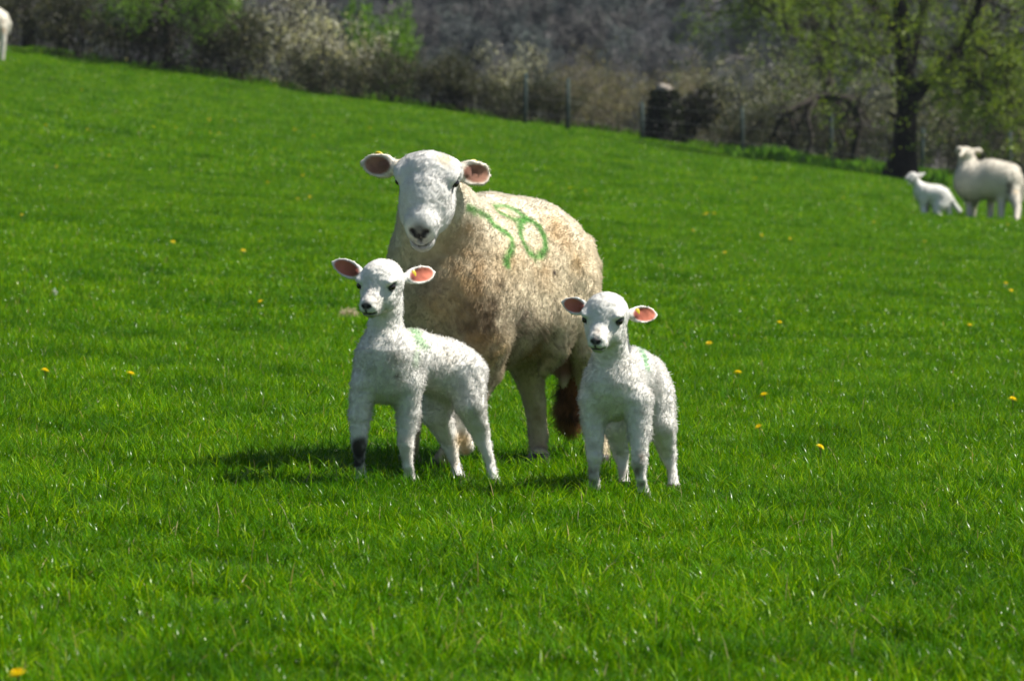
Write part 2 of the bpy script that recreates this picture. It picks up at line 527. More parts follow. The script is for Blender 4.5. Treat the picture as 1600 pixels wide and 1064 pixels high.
# the hedge along the top of the field, left to right
HEDGE = [
    (-70, 77, 1.7, 2.0, "hawthorn", "grey-brown hedge bush just behind the sheep at the left edge"),
    (35, 80, 1.5, 1.9, "hawthorn", "grey hedge bush between the two dark bare trunks at far left"),
    (130, 77, 1.6, 1.6, "hawthorn", "olive-brown hedge bush right of the dark bare trunks"),
    (215, 78, 1.5, 1.6, "bramble", "dark hedge bush below the left side of the bright green leaves"),
    (300, 77, 1.5, 1.4, "bramble", "dark hedge bush at the grass edge below the green-leaved branches"),
    (375, 77, 1.5, 1.6, "hawthorn", "dark olive hedge bush left of the white-blossomed bushes"),
    (450, 78, 1.5, 1.9, "blackthorn", "white-blossomed hedge bush, the tallest and palest, left of the ewe"),
    (530, 77, 1.4, 1.5, "blackthorn", "white-blossomed hedge bush next to the bright green bush"),
    (500, 76, 1.3, .9, "bramble", "low dark bramble at the foot of the white-blossomed hedge"),
    (595, 80, 1.1, 2.1, "green", "bright green leafy bush rising above the hedge behind the ewe"),
    (600, 76.5, 1.3, 1.1, "hawthorn", "low olive hedge bush in front of the bright green bush"),
    (670, 76.5, 1.3, 1.1, "hawthorn", "low dark hedge bush above the ewe's head"),
    (735, 76.5, 1.3, 1.15, "hawthorn", "low dark hedge bush left of the pale blossom plume"),
    (800, 77.5, .9, 1.5, "blackthorn", "narrow pale blossoming bush standing up from the low hedge"),
    (800, 76, 1.1, .8, "bramble", "low dark bramble in front of the pale blossom plume"),
    (860, 76.5, 1.1, 1.0, "bramble", "low dark bramble around the second fence post"),
    (905, 78, 1.2, 1.3, "scrub", "tan scrub bush right of the dark low hedge"),
    (970, 78, 1.3, 1.35, "scrub", "tan scrub bush left of the dark ivy stump"),
    (940, 82, 1.5, 1.7, "scrub", "tall thin tan scrub bush behind the others left of the stump"),
    (1075, 78, 1.3, 1.5, "scrub", "grey-tan scrub bush behind the dark ivy stump"),
    (1130, 79, 1.3, 1.7, "flecked", "sparse white-flecked bush right of the dark stump"),
    (1150, 75.5, 1.1, .95, "bramble", "dark bramble around the green post right of the stump"),
    (1210, 80, 1.4, 1.9, "flecked", "white-flecked bush behind the left end of the arched branch"),
    (1225, 77, 1.2, 1.0, "bramble", "dark tangle of bramble below the left end of the arched branch"),
    (1300, 81, 1.4, 1.9, "flecked", "white-flecked bush behind the top of the arched branch"),
    (1330, 77, 1.1, .9, "bramble", "dark bramble under the right end of the arched branch"),
    (1385, 80, 1.4, 2.0, "flecked", "white-flecked bush just left of the big tree trunk"),
    (1470, 80, 1.4, 1.9, "flecked", "white-flecked bush just right of the big tree trunk"),
    (1540, 77, 1.3, 1.2, "bramble", "dark bramble behind the far ewe's head"),
    (1560, 81, 1.5, 2.2, "hawthorn", "olive bush behind the far ewe under the tree crown"),
    (1640, 78, 1.5, 1.9, "scrub", "grey-tan bush at the right edge behind the far ewe"),
]
for u, d, w, h, kind, lab in HEDGE:
    shrub(u, d, w, h, kind, lab, group="bushes along the field edge")

# trees
def tree(name, label, base, limbs, r, leaf=None, bark="bark", twig_tint=(.035, .03, .024), group=None):
    """limbs: list of (path points, radii, sprout count, sprout length)"""
    t = thing(name, label, "tree", base, group)
    base = np.array(base)
    V, F, off = [], [[], []], 0
    segs, tips = [], []
    for path, rad, n, ln in limbs:
        path = [np.asarray(p) - base for p in path]
        v, f = smooth_tube(path, rad, 10, 4, .05, r)
        V.append(v); F[0].append(f[0] + off); F[1].append(f[1] + off); off += len(v)
        for k in range(n):
            s = r.uniform(.3, 1) * (len(path) - 1); i = min(int(s), len(path) - 2)
            p = path[i] + (path[i + 1] - path[i]) * (s - i)
            dr = unit(path[i + 1] - path[i])
            grow(segs, tips, p, unit(dr * .4 + r.normal(0, .7, 3) + [0, 0, .1]), ln * r.uniform(.6, 1.2), .022, 2, r, spread=.65, up=.02, nch=(3, 4), steps=3, shrink=.6)
    link("trunk", mesh_np(name + "_trunk", np.concatenate(V), [np.concatenate(F[0]), np.concatenate(F[1])], smooth=True), M[bark], t)
    v, f = tubes(segs, 3)
    link("branches", mesh_np(name + "_branches", v, f, np.tile(np.array(twig_tint), (len(v), 1))), M["twig"], t)
    if leaf:
        n, size, cols, w = leaf
        tp = np.array([q[0] for q in tips])
        pos = tp[r.integers(0, len(tp), n)] + r.normal(0, .07, (n, 3))
        v, f = leaf_quads(pos, size, r, .65)
        link("crown", mesh_np(name + "_crown", v, f, np.repeat(tint_mix(n, cols, w, r), 4, axis=0)), M["leaf"], t)
    return t

def tp(u, v, d): return P(u, v, d)
r = np.random.default_rng(23)
d = 71.0
b = foot(1406, d, -.15)
tree("field_tree", "big dark-trunked tree with flared base and yellow-green young leaves beside the far lamb", tuple(b),
     [([b, tp(1412, 240, d), tp(1416, 190, d), tp(1418, 150, d), tp(1410, 80, d), tp(1405, 0, d), tp(1385, -120, d + .5), tp(1370, -260, d + 1)],
       [.40, .22, .17, .175, .135, .12, .09, .05], 26, 1.5),
      ([tp(1418, 165, d), tp(1450, 125, d - .2), tp(1490, 85, d - .5), tp(1520, 30, d - .6), tp(1550, -60, d - .8), tp(1580, -170, d - 1)],
       [.13, .11, .085, .06, .04, .02], 30, 1.4),
      ([tp(1412, 60, d), tp(1370, 10, d - .4), tp(1320, -50, d - .8), tp(1270, -120, d - 1)], [.10, .085, .06, .03], 20, 1.3),
      ([tp(1418, 120, d), tp(1432, 60, d + .5), tp(1450, -20, d + 1), tp(1470, -140, d + 1.4)], [.10, .09, .07, .03], 14, 1.3),
      ([tp(1490, 85, d - .5), tp(1530, 80, d - .7), tp(1560, 100, d - .8), tp(1575, 130, d - .8)], [.06, .045, .03, .015], 16, .8),
      ([tp(1470, 105, d - .3), tp(1510, 110, d - .5), tp(1535, 140, d - .6), tp(1548, 175, d - .6)], [.05, .04, .03, .015], 16, .8),
      ([tp(1414, 185, d), tp(1398, 182, d - .15), tp(1388, 176, d - .2)], [.06, .045, .02], 0, .3),
      ([b + [-.1, -.05, .25], b + [-.32, -.15, .08], b + [-.55, -.25, -.04]], [.2, .12, .04], 0, .3),
      ([b + [.1, -.05, .25], b + [.26, -.18, .06], b + [.4, -.3, -.05]], [.18, .10, .04], 0, .3)],
     r, (36000, .05, [(.19, .28, .016), (.25, .33, .025), (.11, .18, .014)], [3, 2, 2]), bark="bark_dark")
d = 83.0
b = foot(1292, d, -.1)
tree("slender_tree", "slender tree with several upright stems and thin pale green leaves left of the big tree", tuple(b),
     [([b, tp(1295, 190, d), tp(1293, 130, d), tp(1280, 60, d), tp(1262, 0, d), tp(1235, -90, d), tp(1210, -200, d)], [.22, .17, .15, .11, .09, .06, .03], 26, 1.6),
      ([tp(1293, 130, d), tp(1302, 60, d), tp(1300, -10, d), tp(1310, -130, d)], [.11, .09, .075, .03], 18, 1.5),
      ([tp(1285, 90, d), tp(1240, 50, d - .5), tp(1190, 10, d - .8), tp(1140, -40, d - 1)], [.07, .055, .04, .02], 20, 1.2)],
     r, (20000, .05, [(.16, .25, .025), (.22, .30, .04), (.10, .17, .016)], [3, 2, 2]))
d = 90.0
b = foot(1510, d, -.1)
tree("distant_tree", "thin dark tree standing behind the far ewe right of the big tree", tuple(b),
     [([b, tp(1508, 190, d), tp(1520, 120, d), tp(1530, 30, d), tp(1540, -120, d)], [.22, .18, .14, .10, .04], 24, 1.6)],
     r, (2200, .055, [(.07, .10, .012), (.10, .12, .02)], [3, 2]))
d = 80.0
for u, lean, lab in ((48, -14, "left one of two dark bare trunks standing behind the hedge at far left"),
                     (97, 6, "right one of two dark bare trunks behind the hedge at far left")):
    b = foot(u, d, -.1)
    tree("bare_tree", lab, tuple(b),
         [([b, tp(u + lean * .3, 40, d), tp(u + lean, -40, d), tp(u + lean * 2, -200, d), tp(u + lean * 2.5, -380, d)], [.14, .12, .10, .07, .03], 24, 1.3)],
         r, (500, .045, [(.08, .10, .03), (.14, .13, .08)], [2, 1]), bark="bark_dark", group="bare trunks behind the hedge")
d = 77.6
b = foot(262, d, -.1)
tree("leafy_tree", "young tree with bright green leaves hanging over the dark hedge at upper left", tuple(b),
     [([b, tp(262, 60, d), tp(255, -20, d), tp(245, -160, d)], [.10, .08, .06, .03], 20, 1.1),
      ([tp(262, 30, d), tp(298, 12, d - 1.2), tp(335, -5, d - 1.9)], [.05, .04, .02], 18, .5),
      ([tp(260, 20, d), tp(230, 5, d - 1.2), tp(205, -12, d - 1.9)], [.05, .04, .02], 18, .5)],
     r, (9500, .045, [(.13, .26, .015), (.17, .31, .025), (.08, .16, .01)], [3, 2, 2]))

# ivy stump, fallen trunk, arched branch
d = 75.0
def blob_leaves(n, centre_fn, size, cols, w, r):
    pos = np.array([centre_fn() for _ in range(n)])
    v, f = leaf_quads(pos, size, r, .8)
    return v, f, np.repeat(tint_mix(n, cols, w, r), 4, axis=0)
b = foot(1036, d, -.08)
st = thing("tree_stump", "tall black ivy-clad tree stump with a pale broken top beside the fence", "stump", tuple(b))
v, f = smooth_tube([np.zeros(3), tp(1034, 190, d) - b, tp(1036, 160, d) - b, tp(1038, 142, d) - b], [.34, .25, .19, .17], 12, 4, .10, r)
link("trunk", mesh_np("stump_trunk", v, f, smooth=True), M["bark_dark"], st)
v, f = smooth_tube([tp(1038, 143, d) - b, tp(1039, 136, d) - b, tp(1040, 132, d) - b], [.155, .14, .07], 12, 3, .2, r)
link("broken_top", mesh_np("stump_top", v, f, smooth=True), M["cut"], st)
def ivy_pos():
    h = r.random(); a = r.uniform(0, 6.283); q = (.36 - .16 * h) * r.uniform(.9, 1.25)
    return np.array([math.cos(a) * q + .03 * h, math.sin(a) * q, h * .98])
v, f, c = blob_leaves(1500, ivy_pos, .07, [(.012, .018, .008), (.02, .028, .012)], [2, 1], r)
link("ivy", mesh_np("stump_ivy", v, f, c), M["leaf"], st)
b2 = foot(1088, d + .4, -.05)
ft = thing("fallen_log", "dark ivy-covered fallen trunk lying against the black stump", "log", tuple(b2))
v, f = smooth_tube([tp(1045, 205, d + .3) - b2, tp(1070, 185, d + .3) - b2, tp(1095, 160, d + .5) - b2, tp(1108, 150, d + .6) - b2], [.22, .24, .21, .15], 12, 4, .10, r)
link("trunk", mesh_np("fallen_trunk_wood", v, f, smooth=True), M["bark_dark"], ft)
def ivy2():
    s = r.random()
    p = tp(1045 + 65 * s, 205 - 45 * s, d + .3) - b2
    q = unit(r.normal(0, 1, 3)) * r.uniform(.15, .38)
    p = p + q
    return np.array([p[0], p[1], max(p[2], .0)])
v, f, c = blob_leaves(2200, ivy2, .07, [(.012, .016, .008), (.022, .026, .012), (.05, .05, .02)], [3, 2, .3], r)
link("ivy", mesh_np("fallen_ivy", v, f, c), M["leaf"], ft)

d = 76.0
b = foot(1345, d, 0)
fb = thing("fallen_branch", "dead grey branch arching down to the ground between the stump and the big tree", "branch", tuple(b))
arc = [tp(1208, 215, d), tp(1222, 182, d - .1), tp(1252, 166, d), tp(1283, 153, d + .1), tp(1318, 155, d), tp(1338, 170, d - .1), tp(1341, 205, d), tp(1332, 250, d)]
v, f = smooth_tube([p - b for p in arc], [.03, .05, .065, .08, .08, .075, .07, .06], 8, 4, .08, r)
link("limb", mesh_np("arched_limb", v, f, smooth=True), M["bark"], fb)
for pth, rad_ in (([tp(1318, 156, d), tp(1345, 172, d + .1), tp(1362, 200, d + .2)], [.05, .035, .015]),
                  ([tp(1275, 157, d), tp(1262, 185, d - .2), tp(1268, 215, d - .3), tp(1258, 246, d - .3)], [.04, .05, .04, .03]),
                  ([tp(1250, 167, d), tp(1225, 178, d + .2), tp(1200, 182, d + .3), tp(1180, 200, d + .3)], [.04, .035, .03, .015]),
                  ([tp(1330, 165, d), tp(1312, 195, d - .2), tp(1322, 225, d - .2), tp(1310, 250, d - .2)], [.045, .04, .035, .03]),
                  ([tp(1230, 178, d), tp(1240, 205, d - .1), tp(1225, 235, d - .1)], [.035, .03, .02])):
    v, f = smooth_tube([p - b for p in pth], rad_, 7, 4, .10, r)
    link("limb", mesh_np("arched_limb", v, f, smooth=True), M["bark"], fb)
segs, tips = [], []
for k in range(60):
    s = r.uniform(0, 6.2); i = int(s)
    p = arc[i] + (arc[i + 1] - arc[i]) * (s - i) - b
    grow(segs, tips, p, unit([r.normal(0, .6), r.normal(0, .3), r.normal(-.5, .4)]), r.uniform(.3, .6), .02, 1, r, spread=.5, up=-.1, nch=(2, 4), steps=3)
v, f = tubes(segs, 3)
link("twigs", mesh_np("arched_twigs", v, f, np.tile(np.array([.04, .035, .03]), (len(v), 1))), M["twig"], fb)

# rough grass and nettles at the foot of the bushes on the right
n = 2600
uu = r.uniform(1130, 1480, n); dd = r.uniform(70.5, 75.5, n)
xx = (uu - 800) / F_PX * dd
clump = vnoise(np.stack([xx, dd, 0 * xx], -1), 1.3, 5)
keep = clump > .42
xx, dd, clump = xx[keep], dd[keep], clump[keep]; n = len(xx)
base = np.stack([xx, dd, terrain(xx, dd)], -1)
az = r.uniform(0, 6.283, n); h = (.08 + .30 * (clump - .4)) * r.uniform(.6, 1.3, n)
lean = np.stack([np.cos(az), np.sin(az), 0 * az], -1) * (h * .4)[:, None]
sd = np.stack([-np.sin(az), np.cos(az), 0 * az], -1) * .018
top = base + lean + np.array([0, 0, 1.]) * h[:, None]
midp = base + lean * .35 + np.array([0, 0, 1.]) * (h * .6)[:, None]
V = np.stack([base - sd, base + sd, midp + sd, midp - sd, top], 1).reshape(-1, 3)
o5 = np.arange(n)[:, None] * 5
link("rough_grass", mesh_np("rough_grass", V, [o5 + [0, 1, 2, 3], o5 + [3, 2, 4]],
     np.repeat(tint_mix(n, [(.09, .24, .012), (.13, .28, .02), (.06, .16, .01)], [3, 2, 2], r), 5, axis=0)), M["grass"], kind="stuff")

# wire fence with its posts
POSTS = [(820, 150), (887, 162), (1003, 160), (1160, 168), (1298, 177), (1440, 200), (1578, 205), (1700, 215)]
d = 74.3
b = foot(POSTS[0][0], d)
fence = thing("wire_fence", "post and wire fence with weathered green-grey posts along the field edge", "fence", tuple(b))
tops = []
for u, vt in POSTS:
    p0 = foot(u, d, -.1) - b; p1 = tp(u + r.uniform(-2, 2), vt, d) - b
    if p1[2] - p0[2] < .7: p1[2] = p0[2] + 1.0
    v, f = smooth_tube([p0, (p0 + p1) / 2, p1], [.036, .034, .032], 8, 1, .04, r)
    link("post", mesh_np("fence_post", v, f, smooth=False), M["post"], fence)
    tops.append((p0, p1))
for q in (.35, .62, .9):
    segs = []
    for (a0, a1), (c0, c1) in zip(tops[:-1], tops[1:]):
        A = a0 + (a1 - a0) * q; C_ = c0 + (c1 - c0) * q
        A = A + [0, -.045, 0]; C_ = C_ + [0, -.045, 0]
        mid_ = (A + C_) / 2 - np.array([0, 0, .015])
        segs += [(A, mid_, .0016, .0016), (mid_, C_, .0016, .0016)]
    v, f = tubes(segs, 4)
    link("wire", mesh_np("fence_wire", v, f), M["wire"], fence)

# the bare wood on the far hillside
r = np.random.default_rng(5)
wood = []
for k in range(5):
    segs, tips = [], []
    H = r.uniform(6.5, 9)
    p = np.zeros(3)
    grow(segs, tips, p, [0, 0, 1], H * .38, .09, 4, r, spread=.55, up=.35, nch=(3, 4), steps=3, shrink=.68)
    v, f = tubes(segs, 3)
    tcol = np.array([(.122, .118, .125), (.130, .122, .126), (.115, .114, .122), (.095, .106, .105), (.126, .118, .115)][k])  # bare twig greys, with some bluish distance haze put into the tint
    tint = np.tile(tcol, (len(v), 1))
    n = 4200
    tpz = np.array([q[0] for q in tips])
    pos = tpz[r.integers(0, len(tpz), n)] + r.normal(0, .15, (n, 3))
    lv, lf = leaf_quads(pos, .42, r, .10)
    ltint = np.repeat(tint_mix(n, [tcol * 1.05, tcol * .8 + [.0, .02, 0]], [3, 1], r), 4, axis=0)
    me = mesh_np("bare_wood_tree", np.concatenate([v, lv]), [np.concatenate([f, lf + len(v)])], np.concatenate([tint, ltint]))
    me.materials.append(M["twig"])
    wood.append(me)
pts = []
y = 165.0
while y < 620:
    hw = y * .14 + 25
    step = 1.75 + (y - 165) * .010
    x = -hw
    while x < hw:
        X = x + r.uniform(-.45, .45) * step; Y = y + r.uniform(-.45, .45) * step
        pts.append((X, Y, float(hill_z(X, Y)) - .2)); x += step
    y += step
pts = np.array(pts)
rot = np.stack([r.normal(0, .05, len(pts)), r.normal(0, .05, len(pts)), r.uniform(0, 6.283, len(pts))], -1)
nz = vnoise(pts, .03, 3)
idx = np.clip((nz * 5 + r.normal(0, .8, len(pts))).astype(int), 0, 4)
scatter("bare_woodland", pts, rot, r.uniform(.40, .72, len(pts)), idx, wood, kind="stuff")

# the air between here and the hill
hm = bpy.data.materials.new("haze"); hm.use_nodes = True
hm.node_tree.nodes.clear()
ho = hm.node_tree.nodes.new("ShaderNodeOutputMaterial"); hv_ = hm.node_tree.nodes.new("ShaderNodeVolumePrincipled")
hv_.inputs["Color"].default_value = (.78, .85, .95, 1); hv_.inputs["Density"].default_value = .00021; hv_.inputs["Anisotropy"].default_value = .2
hm.node_tree.links.new(hv_.outputs[0], ho.inputs["Volume"])
bx = np.array([[x, y, z] for x in (-720, 720) for y in (-80, 1120) for z in (-16, 190)], float)
link("haze", mesh_np("haze", bx, np.array([[0, 1, 3, 2], [4, 6, 7, 5], [0, 4, 5, 1], [2, 3, 7, 6], [0, 2, 6, 4], [1, 5, 7, 3]])), hm, kind="stuff")

# ------------------------------------------------------------------ implicit surfaces for the animals
class Sdf:
    def __init__(self, voxel):
        self.h = voxel; self.ops = []
    def cap(self, a, b, ra, rb, k=.03):
        self.ops.append(("cap", np.asarray(a, float), np.asarray(b, float), ra, rb, k)); return self
    def ell(self, c, axes, rad, k=.03):
        self.ops.append(("ell", np.asarray(c, float), np.asarray(axes, float), np.asarray(rad, float), k)); return self
    def cut(self, c, axes, rad, k=.006):
        self.ops.append(("cut", np.asarray(c, float), np.asarray(axes, float), np.asarray(rad, float), k)); return self
    def ear(self, c, e1, e2, e3, a, b, thick, k=.012, full=2.0):
        self.ops.append(("ear", np.asarray(c, float), np.array([e1, e2, e3]), (a, b, thick), k, full)); return self
    def chain(self, pts, rads, k=.03):
        self.ops.append(("chain", np.array(pts, float), list(rads), k)); return self
    def box(self, op):
        if op[0] == "chain":
            m = max(op[2]); return op[1].min(0) - m, op[1].max(0) + m, op[3]
        if op[0] == "cap":
            m = max(op[3], op[4]); return np.minimum(op[1], op[2]) - m, np.maximum(op[1], op[2]) + m, op[5]
        m = max(op[3]) if op[0] != "ear" else max(op[3])
        return op[1] - m, op[1] + m, op[4]
    def mesh(self, rough=None):
        h = self.h
        bs = [self.box(o) for o in self.ops]
        lo = np.min([b[0] for b in bs], 0) - 4 * h - .02; hi = np.max([b[1] for b in bs], 0) + 4 * h + .02
        n = np.ceil((hi - lo) / h).astype(int) + 1
        f = np.full(n, 1.0, np.float32)
        for op, (a, b, k) in zip(self.ops, bs):
            m = k + .03
            i0 = np.maximum(((a - m - lo) / h).astype(int), 0); i1 = np.minimum(((b + m - lo) / h).astype(int) + 2, n)
            sl = tuple(slice(i0[q], i1[q]) for q in range(3))
            g = np.meshgrid(*[lo[q] + h * np.arange(i0[q], i1[q]) for q in range(3)], indexing='ij')
            X = np.stack(g, -1).astype(np.float32)
            if op[0] == "chain":
                dd = None
                for q in range(len(op[1]) - 1):
                    A, B = op[1][q], op[1][q + 1]; ra, rb = op[2][q], op[2][q + 1]
                    ab = B - A; t = np.clip(((X - A) @ ab) / max(ab @ ab, 1e-9), 0, 1)
                    d1 = np.linalg.norm(X - A - t[..., None] * ab, axis=-1) - (ra + (rb - ra) * t)
                    if dd is None: dd = d1
                    else:
                        kk = .006; hh = np.clip(.5 + .5 * (d1 - dd) / kk, 0, 1)
                        dd = d1 * (1 - hh) + dd * hh - kk * hh * (1 - hh)
            elif op[0] == "cap":
                A, B, ra, rb = op[1:5]
                ab = B - A; t = np.clip(((X - A) @ ab) / max(ab @ ab, 1e-9), 0, 1)
                dd = np.linalg.norm(X - A - t[..., None] * ab, axis=-1) - (ra + (rb - ra) * t)
            elif op[0] in ("ell", "cut"):
                Y = (X - op[1]) @ op[2].T
                k0 = np.linalg.norm(Y / op[3], axis=-1); k1 = np.linalg.norm(Y / op[3] ** 2, axis=-1)
                dd = k0 * (k0 - 1) / np.maximum(k1, 1e-6)
            else:
                a_, b_, th = op[3]
                Y = (X - op[1]) @ op[2].T
                x = Y[..., 0] / a_; 
                w = b_ * np.sqrt(np.clip(1 - np.abs(np.clip(x, -1, 1)) ** op[5], 0, 1)) * (1.0 - .18 * x)
                cup = Y[..., 2] - (.35 * (Y[..., 1] ** 2) / b_ ) + .10 * a_ * x * x
                out_ = np.maximum(np.abs(x) - 1, 0) * a_
                dd = np.sqrt(np.maximum(np.abs(Y[..., 1]) - np.maximum(w - th, 0), 0) ** 2 + cup ** 2 + out_ ** 2) - th
            cur = f[sl]
            if op[0] == "cut":
                q = -dd
                hh = np.clip(.5 - .5 * (cur - q) / k, 0, 1)
                f[sl] = cur * (1 - hh) + q * hh + k * hh * (1 - hh)
            else:
                hh = np.clip(.5 + .5 * (dd - cur) / k, 0, 1)
                f[sl] = dd * (1 - hh) + cur * hh - k * hh * (1 - hh)
        return surface_nets(f, lo, h)

def surface_nets(f, lo, h):
    s = f < 0
    nx, ny, nz = f.shape
    cnt = np.zeros((nx - 1, ny - 1, nz - 1), np.int8)
    for a in (0, 1):
        for b in (0, 1):
            for c in (0, 1):
                cnt += s[a:nx - 1 + a, b:ny - 1 + b, c:nz - 1 + c]
    act = (cnt > 0) & (cnt < 8)
    I, J, K = np.nonzero(act)
    idx = np.full(act.shape, -1, np.int64); idx[act] = np.arange(len(I))
    acc = np.zeros((len(I), 3)); num = np.zeros(len(I))
    for ax in range(3):
        o1, o2 = [q for q in range(3) if q != ax]
        for a in (0, 1):
            for b in (0, 1):
                off = [0, 0, 0]; off[o1] = a; off[o2] = b
                off2 = list(off); off2[ax] = 1
                fa = f[I + off[0], J + off[1], K + off[2]]; fb = f[I + off2[0], J + off2[1], K + off2[2]]
                m = (fa < 0) != (fb < 0)
                t = np.where(m, fa / np.where(fa == fb, 1, fa - fb), 0)
                p = np.zeros((len(I), 3)); p[:, o1] = a; p[:, o2] = b; p[:, ax] = t
                acc += p * m[:, None]; num += m
    V = np.stack([I, J, K], -1) + acc / num[:, None]
    V = lo + V * h
    faces = []
    for ax in range(3):
        sa = [slice(0, nx), slice(0, ny), slice(0, nz)]; sb = list(sa)
        dims = [nx, ny, nz]
        sa[ax] = slice(0, dims[ax] - 1); sb[ax] = slice(1, dims[ax])
        A, B = s[tuple(sa)], s[tuple(sb)]
        E = np.stack(np.nonzero(A != B), -1)
        o1, o2 = (ax + 1) % 3, (ax + 2) % 3
        ok = (E[:, o1] > 0) & (E[:, o2] > 0) & (E[:, o1] < dims[o1] - 1) & (E[:, o2] < dims[o2] - 1)
        E = E[ok]
        q = []
        for d1, d2 in ((-1, -1), (0, -1), (0, 0), (-1, 0)):
            C = E.copy(); C[:, o1] += d1; C[:, o2] += d2
            q.append(idx[C[:, 0], C[:, 1], C[:, 2]])
        Q = np.stack(q, -1)
        inside = A[E[:, 0], E[:, 1], E[:, 2]]
        Q[~inside] = Q[~inside][:, ::-1]
        faces.append(Q)
    F = np.concatenate(faces)
    F = F[(F >= 0).all(1)]
    return V, F

def vnormals(V, F):
    n = np.cross(V[F[:, 2]] - V[F[:, 0]], V[F[:, 3]] - V[F[:, 1]])
    N = np.zeros_like(V)
    for k in range(4): np.add.at(N, F[:, k], n)
    return N / np.maximum(np.linalg.norm(N, axis=1, keepdims=True), 1e-12)

def smooth(V, F, it=1, lam=.5):
    for _ in range(it):
        A = np.zeros_like(V); c = np.zeros(len(V))
        for a, b in ((0, 1), (1, 2), (2, 3), (3, 0)):
            np.add.at(A, F[:, a], V[F[:, b]]); np.add.at(c, F[:, a], 1)
            np.add.at(A, F[:, b], V[F[:, a]]); np.add.at(c, F[:, b], 1)
        V = V * (1 - lam) + lam * A / np.maximum(c, 1)[:, None]
    return V

class Coat:
    """the surface of an animal with its colours and hair lengths, before it becomes objects"""
    def __init__(self, V, F, base, length):
        self.V, self.F = V, F
        self.N = vnormals(V, F)
        self.col = np.tile(np.array(base, float), (len(V), 1))
        self.len = np.full(len(V), float(length))
        self.comb = np.tile(np.array([0, 0, -.6]), (len(V), 1))
        self.tree = BVHTree.FromPolygons([tuple(v) for v in V], [tuple(map(int, q)) for q in F])
    def hit(self, u, v):
        r = ray(u, v)
        h = self.tree.ray_cast(Vector((0, 0, CAM_Z)), Vector(r).normalized())
        return None if h[0] is None else np.array(h[0])
    def weight(self, c, rad, soft=.5):
        d = np.linalg.norm(self.V - c, axis=1)
        return np.clip((rad - d) / (rad * soft) , 0, 1)
    def local(self, c, axes, rad, soft=.4):
        q = np.linalg.norm(((self.V - c) @ np.asarray(axes).T) / np.asarray(rad), axis=1)
        return np.clip((1 - q) / soft, 0, 1)
    def paint(self, w, colour):
        w = np.clip(w, 0, 1)[:, None]
        self.col = self.col * (1 - w) + np.array(colour) * w
    def dab(self, u, v, rpx, colour, strength=1.0, noise=0.0, nf=40, soft=.8):
        c = self.hit(u, v)
        if c is None: return
        w = self.weight(c, px(rpx, c[1]), soft) * strength
        if noise: w = w * np.clip(1 + noise * 3 * (fbm(self.V, nf, int(u)) - .5), 0, 1.6)
        self.paint(w, colour)
    def stroke(self, pix, wpx, colour, strength=.9, seed=1):
        pts = []
        for (u0, v0), (u1, v1) in zip(pix[:-1], pix[1:]):
            n = max(2, int(math.hypot(u1 - u0, v1 - v0) / 2))
            for k in range(n):
                c = self.hit(u0 + (u1 - u0) * k / n, v0 + (v1 - v0) * k / n)
                if c is not None: pts.append(c)
        if not pts: return
        pts = np.array(pts); wd = px(wpx, pts[:, 1].mean())
        dmin = np.full(len(self.V), 9.0)
        near_ = np.linalg.norm(self.V - pts.mean(0), axis=1) < .5
        VV = self.V[near_]
        D = np.full(len(VV), 9.0)
        for p in pts: D = np.minimum(D, np.linalg.norm(VV - p, axis=1))
        dmin[near_] = D
        nz = fbm(self.V, 90, seed)
        w = np.clip((wd * (.55 + 1.1 * nz) - dmin) / (wd * .85), 0, 1) * strength
        self.paint(w, colour)

